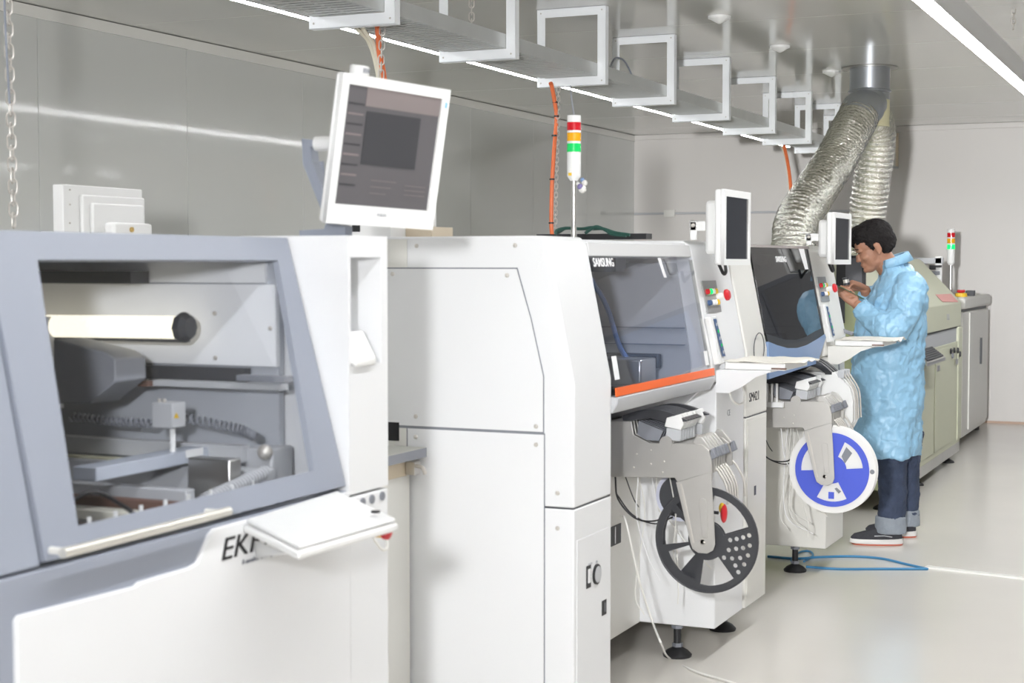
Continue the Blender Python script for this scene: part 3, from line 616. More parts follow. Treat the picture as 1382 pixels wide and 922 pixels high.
# ---------------------------------------------------------------- conveyor link
t = thing('link_conveyor', 'narrow grey-topped conveyor between the printer and the white machine', 'conveyor', (-2.3, 3.55, 0))
MB().box(-2.75, -2.107, 3.02, 4.062, .884, .913).build('table_top', mat('table_grey', (.48, .48, .44), .45), t, bevel=.002)
MB().box(-2.107, -2.1055, 3.02, 4.062, .885, .912).build('edge_band', mat('edge_grey', (.24, .25, .28), .5), t)
MB().box(-2.7, -2.16, 3.02, 4.066, .83, .883).build('beige_frame', BEIGE, t)
MB().box(-2.7, -2.165, 3.02, 4.066, .10, .828).build('side_cabinet', CREAM, t)
for x in (-2.66, -2.20):
    for y in (3.1, 4.0): MB().cyl((x, y, 0), (x, y, .10), .02, n=12).build('foot', BLACK, t)
p = at(560, 630, Y=4.06); MB().box(p.x-.016, p.x+.016, 4.03, 4.066, p.z-.022, p.z+.018).build('connector', ALU, t, bevel=.003)
p = at(569, 634, Y=4.03); MB().tube(spline([p+Vector((-.02, 0, .01)), p+Vector((.005, -.004, .006)), p+Vector((.012, 0, -.012))], 5), .006, 8).build('latch', CHROME, t, smooth=True)
screw(at(541, 648, Y=4.066), (0, -1, 0), t, .008)
# ---------------------------------------------------------------- pick and place machines
def lx(z): return -1.65-max(0, z-1.108)*.2014
def zrow(poly): return poly
def pnp(Y0, variant):
    first = variant == 0
    t = thing('placement_machine', ['white pick-and-place machine with clear window and orange stripe, nearest of the two',
        'pick-and-place machine with dark smoked curved window and blue front below it'][variant], 'machine', (-2.3, Y0+.87, 0), 'pick-and-place machines')
    body = WHITE if first else CREAM
    zs = .757 if first else .857
    T0, T1 = Y0+.004, Y0+.300; W1 = Y0+1.282; C0 = Y0+1.297; C1 = Y0+1.745
    prof_up = [(-3.1, zs+.002), (-1.65, zs+.002), (-1.65, 1.108), (lx(1.51), 1.51), (lx(1.51)-.02, 1.527), (-3.1, 1.527)]
    MB().py(prof_up, T0, T1).build('tower_upper', body, t, bevel=.006)
    MB().py([(-3.1, .12), (-1.65, .12), (-1.65, zs-.002), (-3.1, zs-.002)], T0, T1).build('tower_lower', body, t, bevel=.004)
    MB().py([(-3.0, .139), (-1.7385, .139), (-1.7385, .968), (-1.7415, .968), (-1.7415, 1.13), (-1.7795, 1.29), (-1.8235, 1.4352), (-1.8235, 1.437), (-3.0, 1.437)], T0-.003, T0-.0006).build('seam_shade', GREYM, t)  # grey backing sheet paints the shade in the gaps between side panels
    MB().py([(-3.05, zs-.05), (-1.653, zs-.05), (-1.653, zs+.05), (-3.05, zs+.05)], T0+.003, T1-.003).build('seam_shade', DARK, t)  # dark core paints the shade inside the tower's horizontal seam
    # side panels on the near face
    MB().py([(-3.0, .972), (-1.744, .972), (-1.744, 1.13), (-1.782, 1.29), (-1.826, 1.433), (-3.0, 1.433)], Y0, T0-.0031).build('side_panel', body, t)
    MB().py([(-2.177, .14), (-1.741, .14), (-1.741, .964), (-2.177, .964)], Y0, T0-.0031).build('side_panel', body, t)
    MB().py([(-3.0, .14), (-2.181, .14), (-2.181, .964), (-3.0, .964)], Y0, T0-.0031).build('side_panel', CREAM, t)
    MB().py([(-2.174, 1.437), (-1.76, 1.437), (lx(1.5)-.006, 1.505), (lx(1.5)-.02, 1.52), (-2.174, 1.52)], Y0+.001, T0-.0005).build('top_strip', body, t)
    MB().py([(-3.0, 1.437), (-2.178, 1.437), (-2.178, 1.52), (-3.0, 1.52)], Y0+.001, T0-.0005).build('top_strip', CREAM, t)
    MB().py([(-2.242, .925), (-2.205, .925), (-2.205, .98), (-2.242, .98)], Y0-.001, Y0).build('dark_port', BLACK, t)
    for (x, z) in ((-2.225, 1.418), (-1.855, 1.415), (-2.15, 1.0), (-1.765, .987), (-2.145, 1.50), (-1.83, 1.50), (-2.15, .94), (-1.765, .935), (-1.70, .80), (-1.70, .70)):
        screw((x, Y0 if z not in (.80, .70) else T0, z), (0, -1, 0), t)
    # front inset panel of the tower with gauge
    MB().px([(T0+.02, .16), (T1-.012, .16), (T1-.012, .665 if first else .84), (T0+.02, .665 if first else .84)], -1.65, -1.648).build('front_panel', body, t)
    if first:
        p = at(795, 777, X=-1.647); MB().box(-1.648, -1.6455, p.y-.02, p.y+.012, p.z-.035, p.z+.03).build('breaker_opening', BLACK, t)
        MB().box(-1.6455, -1.643, p.y-.012, p.y+.004, p.z-.02, p.z+.02).build('breaker_switch', LABELW, t)
        p = at(805, 775, X=-1.647); g = sub(MB().lathe([(.030, 0), (.030, .006), (.026, .007)], p+Vector((-.002, 0, 0)), (1, 0, 0), 24).build('pressure_gauge', BLACK, t))
        MB().lathe([(.024, 0), (.024, .002)], p+Vector((.0045, 0, 0)), (1, 0, 0), 24).build('gauge_face', GREYL, g)
        p = at(815.5, 820, X=-1.647); MB().box(-1.648, -1.6465, p.y-.018, p.y+.018, p.z-.022, p.z+.022).build('black_label', BLACK, t)
        MB().box(-1.6465, -1.646, p.y+.002, p.y+.008, p.z-.014, p.z+.014).build('label_mark', GREYM, t)
        text('POWER', .009, at(794, 764, X=-1.6475), (0, 1, 0), (0, 0, 1), GREYL, t, name='small_lettering')
        text('AIR', .009, at(804, 760, X=-1.6475), (0, 1, 0), (0, 0, 1), GREYL, t, name='small_lettering')
    else:
        text('SM421', .052, at(1011, 543, X=-1.6492), (0, 1, 0), (0, 0, 1), BLACK, t, sx=1.05, bold=-.0006)
        p = at(1019, 662, X=-1.6475); MB().box(-1.648, -1.6465, p.y-.012, p.y+.012, p.z-.018, p.z+.018).build('black_label', DARK, t)
    # rear body, roof over the bay, bay floor
    MB().box(-3.1, -2.45, T1+.001, C0-.001, .12, 1.515).build('rear_body', GREYL, t)
    MB().box(-2.45, lx(1.5)-.02, T1+.001, C0-.001, 1.49, 1.520).build('bay_roof', body, t)
    MB().box(-2.45, -1.942, T1+.001, Y0+1.381, .12, .735).build('base_cabinet', CREAM, t, bevel=.003)
    MB().box(-2.45, -1.86, T1+.002, C0-.002, .737, .98).build('feeder_base', GREYM, t)
    MB().box(-2.4499, -1.80, T1+.002, C0-.002, .981, 1.0).build('bay_floor', DARK, t)
    if first:
        p = at(831, 722, X=-1.9415); MB().box(-1.942, -1.940, p.y-.05, p.y+.05, p.z-.035, p.z+.035).build('black_label', BLACK, t)
        MB().box(-1.940, -1.9395, p.y-.012, p.y-.004, p.z-.03, p.z+.03).build('label_mark', LABELW, t)
    # right column
    MB().py([(-3.1, 1.02), (-1.65, 1.02), (-1.65, 1.108), (lx(1.51), 1.51), (lx(1.51)-.03, 1.53), (-3.1, 1.53)], C0, C1).build('right_column', body, t, bevel=.012, seg=3)
    MB().py([(-3.1, .12), (-1.655, .12), (-1.655, 1.016), (-3.1, 1.016)], Y0+1.382, C1).build('column_base', body, t, bevel=.005)
    MB().py([(-2.44, .70), (-1.95, .76), (-1.68, 1.02), (-2.44, 1.02)], Y0+1.345, Y0+1.381).build('column_gusset', body, t)
    # inner wall seen through the window
    MB().py([(-2.44, 1.001), (-1.72, 1.001), (-1.72, 1.10), (lx(1.45)-.06, 1.45), (-2.44, 1.45)], C0-.014, C0-.002).build('inner_wall', GREYL, t)
    for z in (1.16, 1.22): MB().box(-2.4, -1.74, C0-.03, C0-.016, z-.003, z).build('inner_rail', GREYM, t)
    MB().box(-2.4, -1.90, Y0+1.0, Y0+1.1, 1.42, 1.489).build('gantry_beam', GREYM, t)
    MB().box(-1.98, -1.80, Y0+.98, Y0+1.14, 1.03, 1.12).build('conveyor_head', ALU, t, bevel=.006)
    MB().box(-2.35, -1.80, Y0+1.16, Y0+1.20, 1.08, 1.13).build('conveyor_head', DARK, t, bevel=.006)
    MB().tube(spline([(-2.2, Y0+.9, 1.05), (-2.1, Y0+.95, 1.10), (-2.02, Y0+.95, 1.03)], 6), .014, 8).build('blue_hose', BLUEP, t, smooth=True)
    MB().tube(spline([(-2.05, Y0+1.1, 1.42), (-1.98, Y0+1.12, 1.3), (-1.93, Y0+1.13, 1.15), (-1.86, Y0+1.14, 1.06)], 6), .009, 8).build('reflection_bar', mat('reflection_blue%d' % variant, (.10, .18, .40), .4), t, smooth=True)  # blue bar stands in for a tube reflected in the window
    MB().tube(spline([(-2.3, Y0+1.1, 1.38), (-2.18, Y0+1.12, 1.37), (-2.06, Y0+1.12, 1.42)], 6), .009, 8).build('reflection_bar', mat('reflection_blue_b%d' % variant, (.10, .18, .40), .4), t, smooth=True)  # second blue bar modelled after the same window reflection
    for k in range(3): MB().obox((-2.18+k*.05, Y0+1.2, 1.13), (.012, 0, -.004), (0, .004, 0), (.006, 0, .06)).build('white_tag', LABELW, t)
    # hood
    nv = Vector((1, 0, .2014)).normalized()
    def hp(y, z, off=0): return Vector((lx(z), y, z))+nv*off
    if first:
        hood = sub(MB().prism([hp(T1+.001, 1.47, .004), hp(W1, 1.47, .004), hp(W1, 1.512, .004), hp(T1+.001, 1.512, .004)], -nv*.03).build('hood', mat('hood_light_grey', (.60, .60, .60), .45), t, bevel=.003))
        MB().prism([hp(T1+.001, 1.072, .006), hp(W1-.005, 1.072, .006), hp(W1-.005, 1.469, .006), hp(T1+.001, 1.469, .006)], -nv*.005).build('window_pane', GLASSC, hood)
        MB().py([(-1.638, 1.052), (-1.632, 1.053), (-1.634, 1.078), (-1.640, 1.078)], T1+.001, W1+.006).build('orange_stripe', ORSTR, hood)
        MB().py([(-1.66, 1.0), (-1.648, 1.002), (-1.632, 1.030), (-1.630, 1.0505), (-1.665, 1.0505)], T1+.001, W1+.004).build('lower_lip', GREYL, hood, bevel=.004)
        p = at(799, 362, X=hp(0, 1.45).x); text('SAMSUNG', .038, hp(T1+.004, 1.438, .0075), (0, 1, 0), (-.2014, 0, 1), LABELW, t, bold=.0003, sx=1.0)
        MB().prism([hp(Y0+.93, 1.40, .008), hp(Y0+.955, 1.40, .008), hp(Y0+.93, 1.465, .008), hp(Y0+.90, 1.465, .008)], -nv*.001).build('white_sticker', LABELW, hood)
        MB().prism([hp(W1-.07, 1.09, .008), hp(W1-.03, 1.09, .008), hp(W1-.035, 1.14, .008), hp(W1-.075, 1.14, .008)], -nv*.001).build('white_sticker', LABELW, hood)
        MB().prism([hp(T1+.01, 1.10, .008), hp(T1+.05, 1.10, .008), hp(T1+.05, 1.17, .008), hp(T1+.01, 1.17, .008)], -nv*.001).build('white_sticker', LABELW, hood)
        MB().prism([hp(W1-.045, 1.08, .0065), hp(W1-.01, 1.08, .0065), hp(W1-.01, 1.46, .0065), hp(W1-.045, 1.46, .0065)], nv*.002).build('hood_edge', TAPE, hood)
    else:
        G0, G1 = T1+.001, W1
        arc = [(G0, 1.135), (G0+.12, 1.115), (G0+.28, 1.095), (G0+.45, 1.087), (G0+.62, 1.092), (G0+.80, 1.108), (G1-.01, 1.125)]
        hood = sub(MB().prism([hp(y, z, .006) for y, z in arc]+[hp(G1-.01, 1.515, .006), hp(G0, 1.515, .006)], -nv*.006).build('window_pane', GLASSD, t))
        MB().prism([hp(y, z, .010) for y, z in [(G0, .985), (G1-.16, 1.0), (G1, 1.11), (G1-.01, 1.125)]+list(reversed(arc))[1:]], -nv*.02).build('blue_front', BLUEB, t)
        MB().prism([hp(y, z, .0075) for y, z in arc]+[hp(y, z-.0+.035 if 0 < i < 6 else z+.03, .0075) for i, (y, z) in reversed(list(enumerate(arc)))], -nv*.001).build('black_border', BLACK, hood)
        MB().prism([hp(G1-.035, 1.13, .0075), hp(G1-.01, 1.13, .0075), hp(G1-.01, 1.51, .0075), hp(G1-.035, 1.51, .0075)], -nv*.001).build('black_border', BLACK, hood)
        MB().prism([hp(G0, 1.512, .01), hp(G1, 1.512, .01), hp(G1, 1.522, .01), hp(G0, 1.522, .01)], -nv*.05).build('hood_top_edge', mat('top_edge_brown', (.3, .26, .25), .4), t)
        text('SAMSUNG', .036, hp(G0+.36, 1.452, .0085), (0, 1, 0), (-.2014, 0, 1), LABELW, t, bold=.0003, sx=1.05)
        MB().prism([hp(G1-.14, 1.42, .008), hp(G1-.08, 1.42, .008), hp(G1-.09, 1.515, .008), hp(G1-.19, 1.515, .008)], -nv*.001).build('white_sticker', LABELW, hood)
        coil([(-1.80, G0+.1, 1.40), (-1.82, G0+.35, 1.47), (-1.80, G0+.6, 1.45)], .02, .005, 20, GREYM, 'inner_hose', t)
    # operator panel
    b0, b1, bz0, bz1 = (Y0+1.405-.115, Y0+1.555-.115, 1.27, 1.385)
    b0, b1 = Y0+1.35, Y0+1.52
    bp = sub(MB().prism([hp(b0, bz0, .0015), hp(b1, bz0, .0015), hp(b1, bz1, .0015), hp(b0, bz1, .0015)], nv*.003).build('button_plate', PANELG, t))
    for i, mm in enumerate((RED, GREENON if first else GREENL, LABELW, YEL)):
        q = hp(b0+.03+i*.032, 1.345, .004); MB().lathe([(.0105, 0), (.010, .012), (.007, .014)], q, nv, 14).build('push_button', mm, bp, smooth=True)
    for i, mm in enumerate((MEMB, LABELW, LABELW, YEL)):
        q = hp(b0+.03+i*.032, 1.305, .004); MB().lathe([(.0105, 0), (.010, .012), (.007, .014)], q, nv, 14).build('push_button', mm, bp, smooth=True)
    q = hp(b1-.02, 1.325, .003); eb = sub(MB().lathe([(.014, 0), (.012, .03)], q, nv, 14).build('emergency_stop', LABELW, t, smooth=True))
    MB().lathe([(.012, 0), (.021, .004), (.021, .013), (.014, .02)], q+nv*.03, nv, 20).build('red_cap', RED, eb, smooth=True)
    # pendant keypad below the buttons
    k0 = Y0+1.325
    pd = sub(MB().prism([hp(k0, 1.085, .002), hp(k0+.085, 1.085, .002), hp(k0+.05, 1.255, .002), hp(k0-.025, 1.255, .002)], nv*.022).build('handheld_keypad', WHITE2, t, bevel=.004))
    MB().prism([hp(k0+.035, 1.11, .0245), hp(k0+.072, 1.11, .0245), hp(k0+.044, 1.245, .0245), hp(k0+.010, 1.245, .0245)], nv*.001).build('membrane_keys', MEMB, pd)
    for k in range(5):
        q = hp(k0+.047-k*.0045+.006, 1.125+k*.025, .026); MB().obox(q, (0, .007, 0), (0, 0, .006), nv*.0006).build('key', [GREYL, GREENL][k % 2], pd)
    # keyboard shelf
    sy0, sy1 = Y0+1.36, Y0+1.70
    MB().py([(-1.64, 1.045), (-1.50, 1.055), (-1.45, 1.062), (-1.45, 1.068), (-1.64, 1.068)], sy0, sy1).build('keyboard_shelf', body, t, bevel=.002)
    MB().py([(-1.648, .985), (-1.60, .985), (-1.55, 1.01), (-1.50, 1.046), (-1.46, 1.060), (-1.46, 1.066), (-1.648, 1.066)], sy0-.006, sy0-.001).build('shelf_bracket', body, t)
    # feet
    for (x, y) in ((-1.806, Y0+1.41), (-2.9, Y0+1.5), (-2.9, Y0+.2), (-1.775, Y0+.125)):
        f = sub(MB().cyl((x, y, .03), (x, y, .12), .014, n=14).build('levelling_foot', BLACK, t))
        MB().lathe([(.052, 0), (.054, .008), (.040, .022), (.022, .032), (.012, .036)], (x, y, 0), n=22).build('foot_pad', BLACK, f, smooth=True)
        MB().cyl((x, y, .105), (x, y, .117), .022, n=6).build('nut', GREYM, f)
        MB().cyl((x, y, .036), (x, y, .05), .020, n=6).build('nut', GREYM, f)
    text('CE', .034, (-1.6545, Y0+1.52, .885), (0, 1, 0), (0, 0, 1), GREYM, t, bold=-.0008)
    return t
M2 = 4.078; M3 = M2+1.757
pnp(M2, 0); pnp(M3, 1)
# monitors of the placement machines
def side_mon(px, X, label):
    TL, TR, BR, BL = [at(*q, X=X) for q in px]
    y0 = (TL.y+BL.y)/2; y1 = (TR.y+BR.y)/2; z0 = (BL.z+BR.z)/2; z1 = (TL.z+TR.z)/2
    r = monitor('monitor', ((X, y0, z1), (X, y1, z1), (X, y1, z0), (X, y0, z0)), .025, (.022, .022, .025, .022), LCDB, label, 'monitors of the placement machines', boxd=.05)
    t = r[0]; c = r[1]
    MB().box(X-.137, X-.08, y0+.03, y0+.036, c.z-.012, c.z+.022).box(X-.137, X-.112, y0+.03, y0+.036, 1.532, c.z+.022).build('mount_plate', WHITE2, t, bevel=.003)
    MB().lathe([(.008, 0), (.006, .004)], (X-.125, y0+.03, c.z+.008), (0, -1, 0), 12).build('bolt', CHROME, t)
    MB().tube(spline([(X-.04, y0+.07, z0+.002), (X-.03, y0+.09, z0-.03), (X-.03, y0+.12, z0-.025), (X-.05, y0+.18, z0+.0)], 6), .006, 8).build('power_cable', BLACK, t, smooth=True)
    return t
side_mon(((980, 255), (1016, 260.5), (1010, 356), (975.6, 360)), -1.60, 'white side-facing monitor with blue reflection on the nearer placement machine')
side_mon(((1125.5, 287), (1149, 288), (1149, 357), (1127, 357)), -1.60, 'smaller white monitor in front of the worker on the far placement machine')
# keyboards
def keyboard(Y0, label):
    t = thing('keyboard', label, 'keyboard', (-1.47, Y0+1.53, 1.069), 'keyboards on the machine shelves')
    y0, y1 = Y0+1.37, Y0+1.70
    MB().box(-1.62, -1.40, y0, y1, 1.069, 1.094).build('case', WHITE2, t, bevel=.004)
    MB().box(-1.45, -1.395, y0-.001, y0+.0005, 1.073, 1.079).build('dark_slot', BROWN, t)
    # rumpled plastic dust cover
    n = 18; vs = []; fs = []
    for i in range(n+1):
        for j in range(n+1):
            x = -1.62+.265*i/n; y = y0-.004+(y1-y0+.008)*j/n
            e = max(0, (x+1.40)/.05); z = 1.0965+.006*(noise.noise(Vector((x*14, y*14, Y0)))+.5)*(1+2*e)-.010*e
            vs.append((x, y, z))
    fs = [(i*(n+1)+j, (i+1)*(n+1)+j, (i+1)*(n+1)+j+1, i*(n+1)+j+1) for i in range(n) for j in range(n)]
    o = MB().add(vs, fs).build('dust_cover', mat('dust_cover_%d' % int(Y0), (.78, .75, .68), .4), t, smooth=True)
    s = o.modifiers.new('s', 'SOLIDIFY'); s.thickness = .003
    return t
keyboard(M2, 'white covered keyboard on the shelf of the nearer placement machine')
keyboard(M3, 'cream covered keyboard on the shelf beside the worker')
drop([(-1.62, M2+1.42, 1.0), (-1.61, M2+1.43, .955), (-1.60, M2+1.48, .935), (-1.60, M2+1.55, .94), (-1.61, M2+1.58, .98), (-1.62, M2+1.55, 1.03)], .004, WCABLE, 'white_cable', 'white cable loop hanging under the nearer keyboard shelf')
p = [(-1.645, M3+.16+.075*math.cos(a), 1.115+.062*math.sin(a)) for a in [math.radians(d) for d in range(-60, 241, 20)]]
drop(p, .002, DARK, 'black_cable', 'thin black wire curved over the cream tower above the keyboard')
drop([(-1.63, M3+1.40, 1.05), (-1.62, M3+1.44, 1.0), (-1.62, M3+1.47, .93), (-1.63, M3+1.48, .86)], .004, GREYM, 'grey_cable', 'grey cable hanging under the keyboard shelf beside the worker')
# ---------------------------------------------------------------- feeders
def feeder(Yf, label, group, arm):
    t = thing('tape_feeder', label, 'feeder', (-1.65, Yf, .74), group); m = STEEL
    zl = .722 if arm else .766
    MB().py([(-1.855, .927), (-1.769, .927), (-1.761, .884), (-1.706, .859), (-1.572, .863), (-1.527, .862), (-1.503, .844), (-1.493, .81), (-1.492, max(.76, zl+.004)), (-1.50, zl+.002), (-1.60, zl), (-1.618, max(.748, zl)), (-1.855, max(.738, zl))], Yf, Yf+.014).build('side_plate', m, t, bevel=.002)
    MB().cyl((-1.648, Yf-.004, .862), (-1.648, Yf+.018, .862), .022, n=20).build('drive_wheel', m, t)
    MB().py([(-1.80, .925)]+[(-1.80+.22*k/8, .925+.045*math.sin(math.pi*(.15+.75*k/8))) for k in range(9)]+[(-1.58, .935), (-1.64, .925), (-1.70, .94)], Yf+.002, Yf+.024).build('tape_cover', BLACKP, t)
    MB().py([(-1.745, .93), (-1.66, .90), (-1.675, .866), (-1.72, .868), (-1.75, .885)], Yf+.004, Yf+.020).build('tape_guide', GREYM, t)
    MB().py([(-1.655, .915), (-1.648, .945), (-1.60, .958), (-1.588, .925), (-1.60, .905)], Yf+.001, Yf+.019).build('head_block', WHITE2, t, bevel=.003)
    MB().py([(-1.652, .872), (-1.648, .912), (-1.598, .904), (-1.60, .868)], Yf+.002, Yf+.017).build('ribbed_block', GREYL, t, bevel=.002)
    MB().py([(-1.56, .868), (-1.548, .888), (-1.528, .884), (-1.495, .846), (-1.50, .822), (-1.53, .845)], Yf+.004, Yf+.018).build('front_lever', STEEL, t, bevel=.002)
    MB().py([(-1.524, .838), (-1.490, .852), (-1.478, .822), (-1.505, .808)], Yf+.004, Yf+.024).build('latch', GREYM, t, bevel=.003)
    for x, z in ((-1.75, .82), (-1.70, .79), (-1.655, .80), (-1.66, .765), (-1.70, .835), (-1.76, .775)): screw((x, Yf, z), (0, -1, 0), t, .003)
    if arm:
        p0 = Yf-.006
        a = sub(MB().py([(-1.612, .735), (-1.494, .775), (-1.486, .68), (-1.478, .54), (-1.485, .52), (-1.505, .508), (-1.535, .508), (-1.555, .52), (-1.562, .54)], p0, p0+.004).build('reel_arm', m, t, bevel=.001))
        MB().py([(-1.598, .73), (-1.592, .732), (-1.548, .54), (-1.554, .54)], p0-.002, p0).build('arm_rib', CHROME, a)
        MB().py([(-1.533, .67), (-1.530, .684), (-1.52, .689), (-1.51, .684), (-1.507, .67), (-1.499, .56), (-1.52, .56)], p0-.003, p0).build('arm_rib', m, a, bevel=.001)
        MB().cyl((-1.52, p0, .545), (-1.52, p0+.02, .545), .008, n=12).build('spindle', CHROME, a)
        screw((-1.515, p0, .545), (0, -1, 0), a, .004)
    else:
        pts = [(-1.50, Yf+.015, .79), (-1.478, Yf+.015, .765), (-1.455, Yf+.015, .72), (-1.45, Yf+.015, .665)]
        MB().tube(spline(pts, 4), .004, 6).build('tape_guide_rail', CHROME, t, smooth=True)
    return t
for mi, Y0 in ((0, 4.88), (1, 6.60)):
    g = ['tape feeders of the nearer placement machine', 'tape feeders of the far placement machine'][mi]
    w_ = ['nearer', 'far'][mi]
    feeder(Y0, ['outermost steel tape feeder of the nearer machine, holding the black reel', 'outermost steel tape feeder of the far machine, holding the blue reel'][mi], g, True)
    f = feeder(Y0+.028, 'tape feeder second in the row of the %s placement machine' % w_, g, False)
    for k, nn in enumerate(('third', 'fourth', 'fifth', 'sixth', 'seventh')):
        dup(f, (0, .028*(k+1)+(.06 if k == 4 else 0), 0), 'tape feeder %s in the row of the %s placement machine' % (nn, w_))
    t = thing('feeder_rack_plate', 'dull steel rack plate behind the feeders of the %s placement machine' % w_, 'plate', (-1.8, Y0+.02, .735))
    MB().py([(-1.94, .738), (-1.80, .738), (-1.80, .93), (-1.94, .93)], Y0+.35, Y0+.353).build('plate', STEEL, t)
# reels
def rounded(l): return l
rl = thing('component_reel', 'empty black plastic reel with a perforated sector on the nearer machine', 'reel', (-1.515, 4.905, .375), 'component reels')
c = Vector((-1.515, 4.90, .548)); R = .172
holes = [sector(.062, .150, 18, 80), sector(.062, .150, 95, 133), sector(.062, .150, 143, 190), sector(.062, .138, 200, 253), sector(.066, .150, 262, 308)]
for r_, a_ in ((.145, 10), (.145, -3), (.145, -16), (.145, -29), (.145, -42), (.124, 8), (.124, -8), (.124, -24), (.124, -38), (.102, 6), (.102, -12), (.102, -32), (.08, 4), (.08, -20), (.08, -42)):
    holes.append(circ(r_*math.cos(math.radians(a_)), r_*math.sin(math.radians(a_)), .0075, 10))
rf = plate([circ(0, 0, R, 64)]+holes, .004, c, (1, 0, 0), (0, 0, 1), BLACKP, rl, 'flange')
MB().lathe([(.030, -.0), (.030, .022)], c+Vector((0, .002, 0)), (0, 1, 0), 24).build('hub', BLACKP, rl, smooth=True)
MB()._lathe([(R, 0), (R+.0, .004), (R-.004, .005), (R-.004, -.003), (R, -.002)], c, Vector((0, 1, 0)), 64) 
rim = MB().tube([c+Vector((R*math.cos(a), -.001, R*math.sin(a))) for a in [2*math.pi*k/64 for k in range(64)]], .0032, 6, closed=True).build('rim', BLACKP, rl, smooth=True)
plate([circ(0, 0, R*.98, 48), sector(.06, .15, 20, 110), sector(.06, .15, 140, 230), sector(.06, .155, 256, 374)], .003, c+Vector((0, .024, 0)), (1, 0, 0), (0, 0, 1), BLACKP, rl, 'flange')
# white and dark reel behind it
r2 = thing('component_reel', 'white reel with dark tape partly hidden behind the black reel', 'reel', (-1.66, 5.06, .55), 'component reels')
c2 = Vector((-1.66, 5.06, .66)); MB().lathe([(.085, 0), (.085, .004)], c2, (0, 1, 0), 36).build('flange', mat('reel_lilac', (.68, .70, .82), .4), r2)
MB().lathe([(.072, -.002), (.072, .0)], c2, (0, 1, 0), 36).build('tape_winding', DARK, r2)
r3 = thing('component_reel', 'small dark reel with red and yellow edge seen through the black reel', 'reel', (-1.44, 5.3, .5), 'component reels')
c3 = at(977, 693, Y=5.3); MB().ell(c3, .012, .02, .034).build('red_grip', RED, r3, smooth=True); MB().ell(c3+Vector((-.006, -.002, .018)), .012, .012, .02).build('yellow_edge', YEL, r3, smooth=True)
MB().cyl(c3+Vector((-.02, .0, 0)), c3+Vector((-.20, .01, .01)), .006, n=8).build('spindle', DARK, r3)
# blue reel
c = Vector((-1.495, 6.619, .572))
rb = thing('component_reel', 'big blue and white component reel hanging beside the worker', 'reel', (c.x, c.y, .39), 'component reels')
MB()._lathe([(.04, .004), (.186, .004), (.186, .010), (.178, .012), (.178, .02), (.186, .022), (.186, .028), (.178, .030), (.178, .038), (.187, .040), (.187, .046), (.04, .046)], c, Vector((0, 1, 0)), 64).build('white_flange', mat('reel_white', (.80, .79, .77), .45), rb)
MB()._lathe([(.176, .012), (.1785, .013), (.1785, .019), (.176, .02)], c, Vector((0, 1, 0)), 64).build('tape_edge', BEIGE, rb)
plate([circ(0, 0, .158, 64), sector(.062, .132, 6, 66), sector(.062, .132, 126, 184), sector(.058, .136, 242, 298)], .004, c, (1, 0, 0), (0, 0, 1), BLUEP, rb, 'blue_flange')
MB().lathe([(.05, -.0035), (.05, .0035)], c, (0, 1, 0), 30).build('hub', BLUEP, rb)
plate([[(-.014, -.124), (.010, -.124), (.010, -.095), (-.014, -.095)]], .003, c, (1, 0, 0), (0, 0, 1), BLUEP, rb, 'blue_tab')
plate([[(.055, .03), (.085, .075), (.06, .10), (.04, .06)]], .002, c+Vector((0, .001, 0)), (1, 0, 0), (0, 0, 1), GREYM, rb, 'barcode_label')
plate([[(.02, -.075), (.04, -.09), (.03, -.10), (.012, -.08)]], .002, c+Vector((0, .001, 0)), (1, 0, 0), (0, 0, 1), GREYM, rb, 'barcode_label')
MB().lathe([(.01, 0), (.01, .001)], c+Vector((.17, .002, 0)), (0, -1, 0), 12).build('round_mark', GREYM, rb)
# white feeders at the rear of the far row
def wfeeder(Yf, label):
    t = thing('white_tape_feeder', label, 'feeder', (-1.6, Yf, .74), 'white tape feeders of the far machine')
    P = [(-1.80, .90), (-1.74, .965), (-1.56, .965), (-1.52, .93), (-1.49, .90), (-1.475, .84), (-1.475, .75), (-1.50, .70), (-1.80, .74)]
    MB().py(P, Yf, Yf+.02).build('side_plate', WHITE2, t, bevel=.002)
    MB().py([(-1.76, .96)]+[(-1.76+.19*k/8, .965+.055*math.sin(math.pi*k/8)) for k in range(9)]+[(-1.57, .955), (-1.60, .955)]+[(-1.60-.13*k/6, .96+.03*math.sin(math.pi*k/6)) for k in range(7)], Yf-.002, Yf+.026).build('tape_cover', BLACKP, t)
    MB().tube(spline([(-1.525, Yf+.01, .97), (-1.50, Yf+.01, .93), (-1.48, Yf+.01, .90), (-1.468, Yf+.01, .86), (-1.462, Yf+.01, .76)], 4), .004, 6).build('front_rail', CHROME, t, smooth=True)
    MB().box(-1.545, -1.515, Yf, Yf+.024, .94, .975).build('head_block', GREYL, t, bevel=.003)
    return t
wf = wfeeder(6.93, 'white tape feeder behind the steel feeders of the far machine, nearest')
for k, s in enumerate(('second', 'third')): dup(wf, (0, .05*(k+1), 0), 'white tape feeder behind the steel feeders of the far machine, %s' % s)
